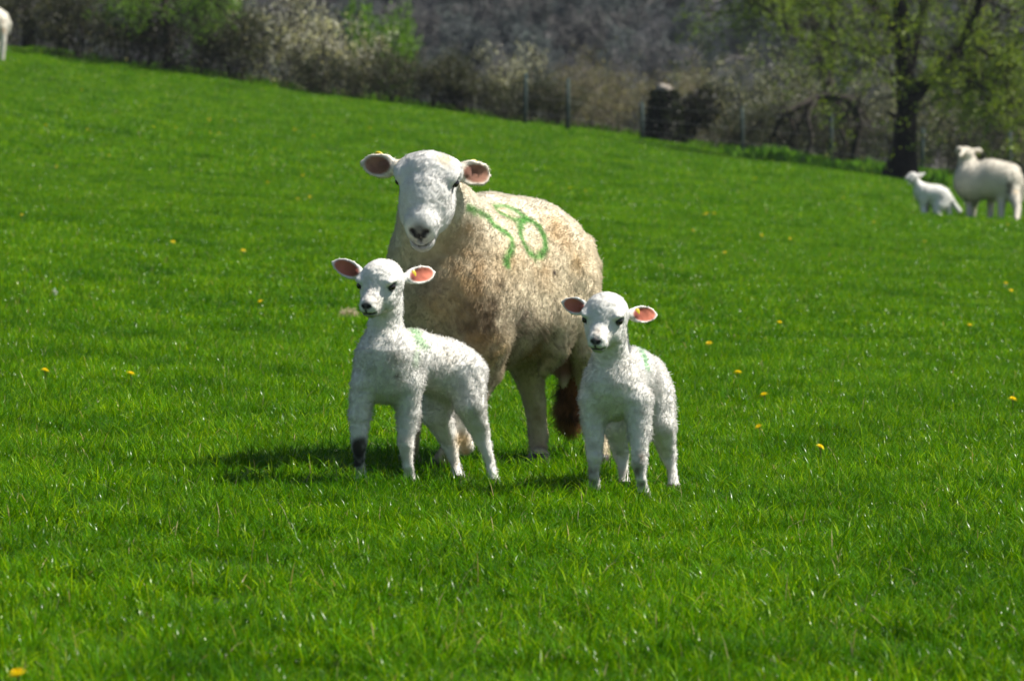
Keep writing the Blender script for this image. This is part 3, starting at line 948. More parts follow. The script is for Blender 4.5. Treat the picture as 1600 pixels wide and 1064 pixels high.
def fleece(name, coat, density, parent, origin, seed, clump=.35, curl=.25, radius=.0005, dens_w=None, segs=4, cf=55):
    r = np.random.default_rng(seed)
    V, F = coat.V, coat.F
    T = np.concatenate([F[:, [0, 1, 2]], F[:, [0, 2, 3]]])
    area = .5 * np.linalg.norm(np.cross(V[T[:, 1]] - V[T[:, 0]], V[T[:, 2]] - V[T[:, 0]]), axis=1)
    w = area * (coat.len[T].mean(1) > .0008)
    if dens_w is not None: w = w * dens_w[T].mean(1)
    n = int(density * w.sum())
    ti = r.choice(len(T), n, p=w / w.sum())
    a, b = r.random(n), r.random(n)
    sw = a + b > 1; a[sw], b[sw] = 1 - a[sw], 1 - b[sw]
    W = np.stack([1 - a - b, a, b], -1)[..., None]
    pos = (V[T[ti]] * W).sum(1); nor = (coat.N[T[ti]] * W).sum(1); nor /= np.linalg.norm(nor, axis=1, keepdims=True)
    col = (coat.col[T[ti]] * W).sum(1); ln = (coat.len[T[ti]] * W[..., 0]).sum(1); comb = (coat.comb[T[ti]] * W).sum(1)
    cn = np.stack([fbm(pos, cf, 3 + 100 * q, 2) - .5 for q in range(3)], -1) * 2
    d0 = nor * .85 + comb * .6 + cn * clump * 2.2 + r.normal(0, .22, (n, 3))
    side = (d0 * nor).sum(1, keepdims=True)
    d0 = d0 + nor * np.maximum(.28 - side, 0)
    d0 /= np.linalg.norm(d0, axis=1, keepdims=True)
    ln = ln * (1 + .7 * (r.random(n) > .96)) * r.uniform(.55, 1.25, n) * (.7 + .6 * vnoise(pos, cf * .8, 9))
    pts = [pos - nor * .0006]
    dcur = d0
    for k in range(1, segs):
        dcur = dcur + comb * .25 + r.normal(0, curl, (n, 3))
        dcur /= np.linalg.norm(dcur, axis=1, keepdims=True)
        pts.append(pts[-1] + dcur * (ln / (segs - 1))[:, None])
    PTS = np.stack(pts, 1).reshape(-1, 3) - np.array(origin)
    cu = bpy.data.hair_curves.new(name)
    cu.add_curves([segs] * n)
    cu.points.foreach_set("position", PTS.astype(np.float32).ravel())
    rad = np.tile(np.array([1, .95, .75, .25] if segs == 4 else np.linspace(1, .25, segs)), n) * radius
    rad = rad * np.repeat(r.uniform(.7, 1.3, n) * np.clip(ln / .006, .62, 1), segs)
    cu.points.foreach_set("radius", rad.astype(np.float32))
    at = cu.attributes.new("tint", 'FLOAT_COLOR', 'CURVE')
    c4 = np.ones((n, 4), np.float32); c4[:, :3] = np.clip(col * r.uniform(.82, 1.12, (n, 1)), 0, .95)
    at.data.foreach_set("color", c4.ravel())
    at = cu.attributes.new("coat_normal", 'FLOAT_VECTOR', 'CURVE')
    at.data.foreach_set("vector", nor.astype(np.float32).ravel())
    cu.materials.append(M["wool"])
    o = bpy.data.objects.new(name, cu); COL.objects.link(o); o.parent = parent
    return o

def uv_sphere(c, axes, rad, n=14, m=10):
    V = []
    for i in range(m + 1):
        th = math.pi * i / m
        for k in range(n):
            ph = 2 * math.pi * k / n
            V.append(np.array(c) + axes[0] * rad[0] * math.sin(th) * math.cos(ph) + axes[1] * rad[1] * math.sin(th) * math.sin(ph) + axes[2] * rad[2] * math.cos(th))
    F = [[i * n + k, i * n + (k + 1) % n, (i + 1) * n + (k + 1) % n, (i + 1) * n + k] for i in range(m) for k in range(n)]
    return np.array(V), np.array(F)

def head_frame(N, L0):
    N = unit(N); L = np.array(L0, float); L = unit(L - N * (L @ N)); U = np.cross(N, L)
    return N, U, L

def finish(coat, name, label, cat, origin, group, dens, seed, eyes=(), tags=(), hooves=(), dens_w=None, **kw):
    t = thing(name, label, cat, tuple(origin), group)
    o3 = np.array(origin)
    me = mesh_np(name + "_body", coat.V - o3, coat.F, coat.col, smooth=True)
    link("body", me, M["skin"], t)
    fleece("fleece", coat, dens, t, origin, seed, dens_w=dens_w, **kw)
    for c, ax, rad in eyes:
        v, f = uv_sphere(c - o3, ax, rad)
        link("eye", mesh_np("eye", v, f, smooth=True), M["eye"], t)
    for c, ax, rad in tags:
        v, f = uv_sphere(c - o3, ax, rad, 10, 6)
        link("ear_tag", mesh_np("ear_tag", v, f, smooth=False), M["tag"], t)
    for p, rr in hooves:
        v, f = smooth_tube([p - o3 + [0, 0, -.004], p - o3 + [0, 0, rr * .9], p - o3 + [0, 0, rr * 1.6]], [rr * 1.05, rr, rr * .9], 10, 2, 0)
        link("hoof", mesh_np("hoof", v, f, smooth=True), M["hoof"], t)
    return t

WHITE = (.80, .78, .73)
GREEN = (.10, .42, .09)

# ---- lambs -------------------------------------------------------
def lamb_head(s, C, N, U, L):
    f = lambda n, l, u: C + N * (n + max(0, n - .05) * .12) + L * l + U * u
    A = np.array([N, L, U])
    s.ell(f(0, 0, 0), A, (.060, .054, .055), .02)
    s.ell(f(.010, 0, .008), A, (.048, .051, .046), .02)
    s.cap(f(.03, 0, -.012), f(.088, 0, -.022), .040, .0245, .016)
    s.cap(f(.025, 0, -.04), f(.083, 0, -.043), .034, .0175, .014)
    s.ell(f(.028, .029, -.03), A, (.038, .019, .032), .012)
    s.ell(f(.028, -.029, -.03), A, (.038, .019, .032), .012)
    for q in (1, -1):
        s.ell(f(.034, q * .041, .021), A, (.022, .015, .011), .009)      # brow
        s.cut(f(.045, q * .052, .006), A, (.013, .010, .010), .006)     # eye socket
    s.ell(f(.094, 0, -.024), A, (.020, .0215, .0185), .010)
    for q in (1, -1): s.ell(f(.093, q * .010, -.033), A, (.017, .013, .012), .008)
    for q in (1, -1): s.cut(f(.113, q * .011, -.018), A, (.006, .0045, .0055), .003)
    s.cut(f(.104, 0, -.038), A, (.02, .024, .0028), .003)
    return f

def colour_head(c, f, N, U, L):
    A = np.array([N, L, U])
    c.paint(c.local(f(.100, 0, -.040), A, (.034, .028, .022), .6) * .6, (.24, .215, .21))          # grey lips
    c.paint(c.local(f(.100, 0, -.006), A, (.024, .014, .014), .8) * .5, (.40, .34, .30))            # bridge of the nose
    c.paint(c.local(f(.110, 0, -.015), A, (.022, .0175, .0125), .45) * .95, (.055, .048, .05))      # nose
    for q in (1, -1):
        c.paint(c.local(f(.110, q * .0085, -.016), A, (.014, .0075, .0065), .4), (.018, .015, .016))
    c.paint(c.local(f(.114, 0, -.030), A, (.012, .0045, .009), .4), (.04, .035, .036))
    c.paint(c.local(f(.104, 0, -.0385), A, (.024, .028, .0050), .5) * .95, (.045, .04, .04))        # mouth

def ear_zone(c, ec, e, a, b):
    """1 inside the cup of the ear (the side that e3 faces)"""
    Y = (c.V - ec) @ e.T
    facing = c.N @ e[2]
    inside = 1 - np.sqrt((Y[:, 0] / (a * .92)) ** 2 + (Y[:, 1] / (b * .85)) ** 2)
    near_ = (np.abs(Y[:, 0]) < a * 1.15) & (np.abs(Y[:, 1]) < b * 1.3) & (np.abs(Y[:, 2]) < b)
    return np.clip(inside * 5, 0, 1) * np.clip(facing * 3, 0, 1) * near_, near_

def ear_axes(base, tip, roll_up, face):
    e1 = unit(tip - base); e3 = np.array(face, float); e3 = unit(e3 - e1 * (e3 @ e1)); e2 = np.cross(e3, e1)
    return np.array([e1, e2, e3])

def make_lamb(name, label, dh, headC, N, L0, ears, neck, torso, legs, tail, paint, origin_u, origin_d, seed, scale=1.0):
    s = Sdf(.0034)
    N, U, L = head_frame(N, L0)
    C = P(*headC)
    for c, ax, rad in torso: s.ell(c, ax, np.array(rad) - .013, .035)
    s.chain([p for p, _ in neck], [q - .008 for _, q in neck], .035)
    for lg in legs: s.chain([p for p, _ in lg], [q - .003 for _, q in lg], .022)
    s.chain([p for p, _ in tail], [q for _, q in tail], .02)
    f = lamb_head(s, C, N, U, L)
    es = []
    for base, tip, b, face in ears:
        e = ear_axes(base, tip, 0, face)
        c = (base + tip) / 2; a = np.linalg.norm(tip - base) / 2
        s.ear(c, e[0], e[1], e[2], a, b, .0042, .010)
        s.cap(base - e[0] * .018, base + e[0] * a * .35, .014, .009, .014)
        es.append((c, e, a, b))
    V, F = s.mesh()
    V = smooth(V, F, 1, .35)
    hd_ = np.clip((.13 - np.linalg.norm(V - f(.03, 0, -.01), axis=1)) / .03, 0, 1)
    V = V + vnormals(V, F) * ((fbm(V, 130, 71, 2) - .5) * .0035 * hd_ + (fbm(V, 60, 72, 2) - .5) * .0045 * (1 - hd_))[:, None]
    c = Coat(V, F, WHITE, .010)
    c.paint(np.clip((fbm(V, 45, 73) - .47) * 4, 0, 1) * .16, (.62, .55, .45))
    # hair lengths
    headd = np.linalg.norm(V - f(.03, 0, -.01), axis=1)
    c.len = np.where(headd < .095, .0034, .0080 + .005 * np.clip(fbm(V, 12, 7) * 2 - .7, 0, 1))
    c.len = np.where((headd >= .095) & (headd < .13), .0055, c.len)
    z0 = float(terrain(V[:, 0].mean(), V[:, 1].mean()))
    hgt = V[:, 2] - z0
    c.len = np.where(hgt < .16, np.minimum(c.len, .006), c.len)
    c.comb = np.tile(np.array([.12, .1, -.55]), (len(V), 1))
    hw = headd < .1
    c.comb[hw] = -N * .6
    paint(c, f, N, U, L)
    eyes = []
    colour_head(c, f, N, U, L)
    for q in (1, -1):
        ec = f(.042, q * .0452, .007)
        w = c.weight(ec, .0155, .35)
        c.paint(w, (.05, .045, .045)); c.len = np.where(w > .2, 0, c.len)
        eyes.append((ec, np.array([N, L, U]), (.0115, .0085, .0098)))
    for (ec, e, a, b) in es:
        z, near_ = ear_zone(c, ec, e, a, b)
        c.paint(z, (.56, .17, .105)); c.paint(z * np.clip(.30 - ((V - ec) @ e[0]) / a, 0, 1) * .9, (.22, .05, .035))  # inner ear pink, its orange-red painted in for light glowing through
        c.len = np.where(near_, np.minimum(c.len, .004), c.len)
        c.len = np.where(z > .25, 0, c.len)
    nz_ = c.weight(f(.112, 0, -.02), .018, .3)
    c.len = np.where(nz_ > .1, 0, c.len)
    tg = es[1]
    tags = [(tg[0] - tg[1][0] * tg[2] * .52 + tg[1][2] * .006 + tg[1][1] * .006, np.array([tg[1][0], tg[1][1], tg[1][2]]), (.008, .011, .003))]
    hooves = [(lg[-1][0], .017) for lg in legs]
    org = foot(origin_u, origin_d)
    dw = np.ones(len(V)); dw[hw] = 2.2
    return finish(c, name, label, "lamb", org, "lambs in front of the ewe", 90000, seed, eyes, tags, hooves, dw, clump=.32, curl=.38, radius=.00046)

def hv(theta):
    """heading, left and up for a body turned theta degrees from facing the camera towards photo left"""
    t = R(theta)
    return np.array([[-math.sin(t), -math.cos(t), 0], [math.cos(t), -math.sin(t), 0], [0, 0, 1.]])

# left lamb
B = hv(42)
d1, d2 = 11.22, 11.36
def dabs_left(c, f, N, U, L):
    for u, v, q in ((735, 545, 30), (716, 530, 18)): c.dab(u, v, q, (.66, .52, .32), .7, .6)
    c.dab(560, 700, 20, (.05, .04, .035), 1.0, .4, 60, .5); c.dab(557, 718, 20, (.03, .026, .025), 1.0, .3, 60, .5)
    c.dab(566, 690, 14, (.07, .06, .05), .8, .4, 60)
    c.dab(618, 560, 16, (.45, .40, .33), .5, .8); c.dab(620, 588, 7, (.12, .09, .08), .8)
    c.dab(632, 690, 20, (.55, .46, .34), .5, .8); c.dab(636, 712, 16, (.50, .42, .32), .6, .7)
    c.dab(700, 555, 30, (.70, .66, .58), .6, .6); c.dab(712, 720, 20, (.60, .52, .40), .5, .6)
    c.dab(588, 470, 10, (.55, .47, .42), .6, .5); c.dab(577, 455, 14, (.68, .60, .52), .4, .6)
    c.stroke([(630, 503), (640, 512), (650, 522), (660, 533), (664, 540)], 15, (.22, .50, .18), .62, 4)
    c.stroke([(640, 505), (650, 520), (652, 545), (648, 568)], 11, (.34, .58, .30), .4, 5)
    c.dab(722, 690, 24, (.62, .46, .26), .9, .3); c.dab(728, 706, 12, (.40, .27, .13), .8, .3)
make_lamb("lamb", "white lamb with a black-stained knee standing before the ewe's chest, looking left", 0,
    (598, 440, 11.12), (-.36, -.85, -.39), (1, -.42, -.04),
    [(P(566, 430, 11.17), P(519, 409, 11.20), .0235, (-.25, -1, .15)), (P(634, 434, 11.17), P(681, 425, 11.22), .0235, (.15, -1, .1))],
    [(P(606, 462, 11.17), .047), (P(602, 510, 11.18), .052), (P(603, 545, 11.18), .078)],
    [(P(602, 578, 11.20), B, (.095, .088, .098)), (P(640, 562, 11.26), B, (.12, .086, .092)), (P(688, 573, 11.33), B, (.098, .084, .086)), (P(706, 580, 11.36), B, (.078, .078, .080))],
    [[(P(568, 600, 11.17), .036), (P(562, 648, 11.17), .029), (P(561, 696, 11.17), .0215), (P(562, 728, 11.17), .0138), (foot(565, 11.20, .02), .0165), (foot(563, 11.19, .0), .017)],
     [(P(636, 600, 11.20), .045), (P(638, 645, 11.20), .031), (P(634, 695, 11.19), .023), (P(638, 728, 11.19), .0138), (foot(640, 11.22, .02), .0165), (foot(640, 11.21, 0), .017)],
     [(P(690, 600, 11.40), .055), (P(682, 645, 11.40), .042), (P(702, 690, 11.44), .025), (P(712, 725, 11.43), .0138), (foot(716, 11.40, .02), .0165), (foot(716, 11.39, 0), .017)],
     [(P(726, 585, 11.33), .062), (P(734, 630, 11.30), .042), (P(752, 680, 11.34), .025), (P(766, 722, 11.34), .0140), (foot(772, 11.32, .02), .0165), (foot(770, 11.31, 0), .017)]],
    [(P(728, 580, 11.44), .02), (P(724, 630, 11.47), .024), (P(722, 670, 11.47), .028), (P(727, 696, 11.46), .022)],
    dabs_left, 650, 11.28, 31)

# right lamb
B = hv(18)
def dabs_right(c, f, N, U, L):
    for u, v, q, k in ((1000, 715, 16, .8), (996, 735, 16, .8), (925, 735, 16, .7), (928, 700, 14, .35), (923, 752, 12, .6)):
        c.dab(u, v, q, (.20, .17, .13), k, .7, 60)
    c.dab(1003, 757, 10, (.14, .10, .08), .8, .4)
    c.dab(930, 560, 18, (.62, .58, .52), .5, .8); c.dab(936, 640, 16, (.60, .52, .44), .5, .8)
    c.dab(934, 518, 10, (.60, .50, .40), .7, .5)
    c.dab(1045, 735, 14, (.55, .48, .38), .5, .6); c.dab(975, 740, 14, (.6, .5, .38), .5, .6)
    c.stroke([(988, 528), (997, 540), (1006, 556), (1011, 572)], 11, (.24, .60, .26), .68, 6)
make_lamb("lamb", "white lamb with muddy lower legs standing by the ewe's hind legs, facing the camera", 0,
    (948, 492, 10.98), (-.27, -.86, -.42), (1, -.32, -.06),
    [(P(918, 484, 11.03), P(878, 472, 11.06), .0225, (-.2, -1, .15)), (P(983, 491, 11.03), P(1028, 492, 11.07), .0225, (.15, -1, .1))],
    [(P(957, 515, 11.03), .044), (P(955, 555, 11.06), .055), (P(957, 590, 11.07), .075)],
    [(P(958, 608, 11.10), B, (.09, .085, .092)), (P(982, 590, 11.22), B, (.13, .085, .092)), (P(997, 596, 11.33), B, (.098, .083, .088)), (P(1002, 604, 11.37), B, (.083, .080, .083))],
    [[(P(930, 625, 11.08), .043), (P(928, 665, 11.08), .030), (P(929, 712, 11.07), .0225), (P(928, 742, 11.07), .0140), (foot(929, 11.12, .02), .018), (foot(928, 11.11, 0), .018)],
     [(P(996, 625, 11.06), .043), (P(999, 668, 11.05), .031), (P(999, 722, 11.03), .0225), (P(1002, 748, 11.03), .0140), (foot(1006, 11.05, .02), .018), (foot(1006, 11.04, 0), .018)],
     [(P(970, 630, 11.36), .05), (P(962, 665, 11.34), .036), (P(970, 710, 11.38), .022), (P(974, 738, 11.37), .0138), (foot(976, 11.36, .02), .0165), (foot(976, 11.35, 0), .017)],
     [(P(1022, 620, 11.33), .056), (P(1034, 665, 11.30), .038), (P(1044, 710, 11.35), .024), (P(1050, 735, 11.34), .0140), (foot(1053, 11.32, .02), .0165), (foot(1052, 11.31, 0), .017)]],
    [(P(1010, 590, 11.45), .02), (P(1012, 640, 11.48), .022), (P(1008, 680, 11.48), .022)],
    dabs_right, 985, 11.2, 32)

# ---- the ewe -----------------------------------------------------
s = Sdf(.0052)
B = hv(42)
EA = hv(42)
s.ell(P(716, 450, 11.76), EA, (.205, .17, .21), .04)
s.ell(P(742, 462, 11.80), EA, (.22, .185, .215), .05)
s.ell(P(785, 428, 11.92), EA, (.235, .18, .217), .05)
s.ell(P(760, 405, 11.86), EA, (.15, .12, .165), .05)
s.ell(P(820, 430, 12.02), EA, (.218, .187, .197), .05)
s.ell(P(800, 488, 11.92), EA, (.22, .16, .132), .05)                 # belly
s.chain([P(722, 400, 11.74), P(694, 345, 11.66), P(674, 290, 11.52)], [.15, .105, .070], .05)
s.chain([P(684, 440, 11.68), P(658, 398, 11.67), P(664, 350, 11.62)], [.12, .085, .07], .04)   # throat
s.ell(P(748, 490, 11.63), EA, (.095, .07, .15), .035)                  # left shoulder
# legs
EL = [
 [(P(750, 540, 11.66), .075), (P(757, 575, 11.68), .050), (P(742, 620, 11.66), .032), (P(716, 672, 11.64), .027), (P(694, 715, 11.66), .019), (foot(688, 11.70, .03), .024), (foot(686, 11.68, .0), .026)],
 [(P(664, 540, 11.74), .075), (P(652, 590, 11.76), .045), (P(642, 660, 11.74), .027), (P(640, 710, 11.76), .019), (foot(640, 11.80, .03), .024), (foot(638, 11.78, 0), .026)],
 [(P(826, 530, 12.0), .08), (P(824, 575, 11.99), .044), (P(836, 630, 12.03), .028), (P(841, 680, 12.05), .0255), (P(841, 712, 12.04), .022), (foot(843, 12.0, .03), .028), (foot(842, 11.98, 0), .030)],
 [(P(890, 450, 11.98), .080), (P(906, 500, 11.95), .056), (P(914, 545, 11.95), .045), (P(930, 630, 12.06), .034), (P(934, 690, 12.04), .027), (foot(938, 12.02, .03), .026), (foot(937, 12.0, 0), .028)],
]
for lg in EL: s.chain([p for p, _ in lg], [q for _, q in lg], .035)
s.chain([P(893, 496, 11.88), P(876, 545, 11.87), P(850, 580, 11.90)], [.034, .024, .014], .04)     # fold of the flank
s.ell(P(882, 548, 12.06), np.eye(3), (.05, .06, .075), .03)          # udder
s.cap(P(884, 580, 12.02), P(880, 600, 12.0), .018, .010, .012)
s.chain([P(908, 385, 12.14), P(922, 415, 12.16), P(923, 460, 12.16), P(916, 520, 12.19), P(898, 585, 12.22), P(889, 640, 12.22), P(889, 662, 12.22)],
        [.035, .030, .027, .022, .024, .028, .018], .03)
# head
N, U, L = head_frame((-.12, -.50, -.86), (1, -.20, -.085))
C = P(666, 264, 11.36)
f = lambda n, l, u: C + N * n + L * l + U * u
A = np.array([N, L, U])
s.ell(f(-.010, 0, -.040), A, (.056, .080, .066), .03)
s.ell(f(.035, 0, -.032), A, (.075, .066, .048), .02)
s.cap(f(.05, 0, -.036), f(.132, 0, -.034), .052, .034, .02)
for q in (1, -1):
    s.ell(f(-.024, q * .050, -.052), A, (.036, .036, .040), .02)
    s.ell(f(.062, q * .036, -.072), A, (.078, .038, .050), .02)          # jaw muscles
s.cap(f(.080, 0, -.092), f(.166, 0, -.082), .042, .033, .025)
s.ell(f(.144, 0, -.042), A, (.036, .044, .036), .02)
for q in (1, -1):
    s.ell(f(.006, q * .066, -.017), A, (.030, .024, .018), .016)
    s.cut(f(.020, q * .083, -.030), A, (.018, .014, .013), .008)
    s.cut(f(.178, q * .018, -.028), A, (.012, .007, .008), .006)
    s.ell(f(.160, q * .019, -.056), A, (.018, .020, .018), .010)
s.cut(f(.178, 0, -.072), A, (.026, .040, .0042), .005)
s.cut(f(.180, 0, -.050), A, (.012, .003, .020), .005)
EARS = []
for base, tip, b, face in ((P(616, 262, 11.50), P(566, 255, 11.52), .0315, (-.15, -1, .05)), (P(716, 268, 11.50), P(768, 275, 11.54), .032, (.1, -1, .05))):
    e = ear_axes(base, tip, 0, face)
    c_ = (base + tip) / 2; a = np.linalg.norm(tip - base) / 2
    s.ear(c_, e[0], e[1], e[2], a, b, .0062, .012, 3.2)
    s.cap(base - e[0] * .03, base + e[0] * a * .3, .026, .016, .02)
    EARS.append((c_, e, a, b))
V, F = s.mesh()
V = smooth(V, F, 1, .3)
body_ = np.clip((np.linalg.norm(V - f(.06, 0, -.03), axis=1) - .20) / .05, 0, 1) * np.clip((V[:, 2] - .25) / .06, 0, 1)
V = V + vnormals(V, F) * ((1 - body_) * (fbm(V, 110, 75, 2) - .5) * .004 + body_ * ((fbm(V * [1, 1, .45], 11, 61) - .5) * .026 + (fbm(V, 48, 62, 2) - .5) * .0045))[:, None]
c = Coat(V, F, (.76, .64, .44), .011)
toc = np.linalg.norm(V - f(.06, 0, -.03), axis=1)
headw = np.clip((.172 - toc) / .03, 0, 1) * np.clip(((V - C) @ U + .175) / .03, 0, 1)
hgt = V[:, 2]
# wool colours: cream back, brown dirty shoulder and belly, whiter rump
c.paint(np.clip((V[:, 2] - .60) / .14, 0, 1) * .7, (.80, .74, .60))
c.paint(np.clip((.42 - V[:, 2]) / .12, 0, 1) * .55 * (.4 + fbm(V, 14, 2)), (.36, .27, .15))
for u, v, q, col_, k in ((745, 470, 85, (.15, .105, .06), .8), (728, 420, 75, (.26, .19, .11), .7), (755, 500, 55, (.09, .065, .04), .85),
                         (690, 470, 70, (.36, .29, .17), .6), (660, 440, 60, (.26, .22, .17), .6), (775, 545, 40, (.36, .26, .12), .6),
                         (835, 550, 48, (.26, .18, .07), .8), (815, 505, 50, (.20, .17, .14), .6), (850, 520, 45, (.22, .18, .14), .6),
                         (865, 350, 45, (.42, .31, .17), .5), (880, 375, 40, (.40, .29, .17), .5), (850, 425, 45, (.38, .28, .16), .5),
                         (800, 410, 50, (.42, .34, .22), .5), (785, 330, 40, (.56, .45, .30), .4), (905, 410, 35, (.42, .31, .17), .5),
                         (730, 360, 40, (.38, .29, .19), .5), (790, 560, 40, (.20, .14, .07), .6), (745, 540, 30, (.30, .20, .09), .5)):
    c.dab(u, v, q, np.array(col_) * (1.4, 1.27, 1.08), min(k * 1.12, 1.0), 1.0, 34, .85)
streak = fbm(V * [1, 1, .35], 75, 33)
c.paint(np.clip((streak - .5) * 4, 0, 1) * .22 * (1 - headw), (.30, .22, .13))
c.dab(866, 426, 5, (.03, .02, .02), .95, 0, soft=.4)
c.dab(812, 480, 4, (.05, .04, .03), .7, 0)
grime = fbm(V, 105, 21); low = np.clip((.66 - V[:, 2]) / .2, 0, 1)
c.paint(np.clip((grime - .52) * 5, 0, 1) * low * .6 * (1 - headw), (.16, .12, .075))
c.paint(headw, (.79, .77, .73)); c.paint(headw * np.clip((fbm(V, 60, 74) - .48) * 5, 0, 1) * .16, (.58, .52, .44))
# green spray numbers
G = (.085, .29, .045)
c.stroke([(731, 324), (740, 328), (752, 333), (763, 340), (771, 350), (781, 358), (792, 364), (799, 373), (801, 383), (797, 394), (793, 404), (791, 416)], 9.5, G, .92, 3)
c.stroke([(772, 322), (783, 321), (798, 325), (812, 333), (821, 340), (816, 345), (803, 343), (788, 337), (776, 330), (772, 323)], 8.8, G, .85, 8)
c.stroke([(817, 342), (832, 346), (843, 356), (850, 370), (852, 386), (847, 397), (836, 401), (825, 393), (817, 380), (812, 366), (812, 353), (818, 344)], 9.5, G, .92, 9)
c.dab(798, 332, 12, (.45, .52, .34), .5); c.dab(832, 372, 12, (.60, .62, .46), .5); c.dab(842, 414, 10, (.5, .55, .4), .4)
# head
c.dab(700, 250, 22, (.62, .48, .26), .6, .6); c.dab(690, 246, 16, (.60, .50, .34), .5, .6)
c.dab(660, 355, 5, (.8, .78, .74), 0)
c.paint(c.weight(f(.182, 0, -.070), .046, .6) * .8, (.40, .36, .35))
c.paint(c.weight(f(.167, 0, -.024), .025, .5) * .92, (.12, .11, .11))
for q in (1, -1):
    c.paint(c.weight(f(.174, q * .018, -.027), .0155, .5), (.035, .03, .032)); c.paint(c.weight(f(.178, q * .009, -.038), .0135, .5), (.03, .027, .03))
c.paint(c.weight(f(.180, 0, -.046), .012, .5), (.04, .035, .035))
c.paint(c.local(f(.182, 0, -.070), A, (.022, .023, .0055), .5) * .9, (.06, .05, .048))
nz_ = np.maximum(c.weight(f(.171, 0, -.032), .026, .3), 0)
# udder, tail, legs
c.paint(c.weight(P(880, 560, 12.02), .075, .4), (.38, .20, .17))
tz = np.clip((.50 - V[:, 2]) / .08, 0, 1) * (np.abs(V[:, 1] - 12.2) < .09) * (np.abs(V[:, 0] - (890 - 800) / F_PX * 12.2) < .075) * (V[:, 1] > 12.12)
c.paint(tz, (.27, .13, .045)); c.paint(tz * np.clip((fbm(V, 22, 4) - .50) * 5, 0, 1), (.045, .022, .010))
legw = np.clip((.27 - V[:, 2]) / .05, 0, 1) * (1 - (tz > .2))
c.paint(legw * .7, (.58, .48, .33))
c.dab(846, 650, 22, (.34, .25, .14), .6, 1.0, 40); c.dab(852, 612, 18, (.20, .13, .08), .7, 1.0, 40); c.dab(848, 700, 18, (.45, .33, .20), .6, .8, 40)
c.len = np.full(len(V), .0078)
c.len = np.where(V[:, 2] < .42, .010, c.len)
c.len = np.where(legw > .3, .007, c.len)
c.len = np.where(tz > .3, .034, c.len)
c.len = np.where(headw > .3, .0034, c.len)
c.comb = np.tile(np.array([.18, .12, -.6]), (len(V), 1))
c.comb[headw > .5] = -N * .7
eyes = []
for q in (1, -1):
    ec = f(.021, q * .0755, -.032)
    w = c.weight(ec, .021, .45); c.paint(w, (.07, .055, .05)); c.len = np.where(w > .3, 0, c.len)
    c.paint(c.weight(f(.040, q * .072, -.034), .014, .7) * .85, (.16, .14, .14)); c.paint(c.weight(f(.056, q * .070, -.036), .012, .8) * .5, (.24, .21, .2))
    eyes.append((ec, np.array([N, L, U]), (.0125, .0100, .0092)))
for (ec, e, a, b) in EARS:
    z, near_ = ear_zone(c, ec, e, a, b)
    c.paint(near_ * (1 - z) * .8, (.80, .74, .64))
    c.paint(z, (.36, .18, .12)); c.paint(z * np.clip((fbm(V, 70, 12) - .45) * 4, 0, 1) * .6, (.20, .09, .06))
    c.paint(z * np.clip(.35 - ((V - ec) @ e[0]) / a, 0, 1) * .8, (.16, .07, .05))
    c.len = np.where(near_, np.minimum(c.len, .005), c.len); c.len = np.where(z > .25, 0, c.len)
c.paint(c.weight(EARS[0][0] - EARS[0][1][0] * .018, .022, .7) * .7 * (c.N @ EARS[0][1][2] > .2), (.12, .06, .045))
c.paint(c.weight(EARS[1][0] - EARS[1][1][0] * .022, .016, .7) * .8 * (c.N @ EARS[1][1][2] > .2), (.10, .05, .04))
c.len = np.where(nz_ > .15, 0, c.len)
tags = []
for (ec, e, a, b), sg in zip(EARS, (1, 1)):
    top = ec - e[0] * a * .05 + np.array([0, 0, 1.]) * b * 1.0
    tags.append((top, np.array([e[0], e[2], np.array([0, 0, 1.])]), (.011, .006, .006)))
dw = np.ones(len(V)); dw[headw > .4] = 2.4; dw[tz > .3] = 1.6
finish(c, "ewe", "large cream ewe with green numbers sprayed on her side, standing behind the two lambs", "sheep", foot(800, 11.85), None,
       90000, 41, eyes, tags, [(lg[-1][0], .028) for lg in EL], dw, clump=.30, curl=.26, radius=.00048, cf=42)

# ---- sheep in the distance ---------------------------------------
def far_sheep(name, label, cat, prims, base_col, voxel, origin, hair, seed, paint=None, eye=None, dens=9000):
    s = Sdf(voxel)
    for p in prims:
        if p[0] == "e": s.ell(*p[1:])
        else: s.chain(*p[1:])
    V, F = s.mesh(); V = smooth(V, F, 1, .4)
    c = Coat(V, F, base_col, hair)
    if paint: paint(c)
    eyes = [] if eye is None else [(eye, np.eye(3), (.014, .014, .014))]
    return finish(c, name, label, cat, origin, None, dens, seed, eyes, (), (), None, clump=.3, curl=.25, radius=.0016, cf=30)

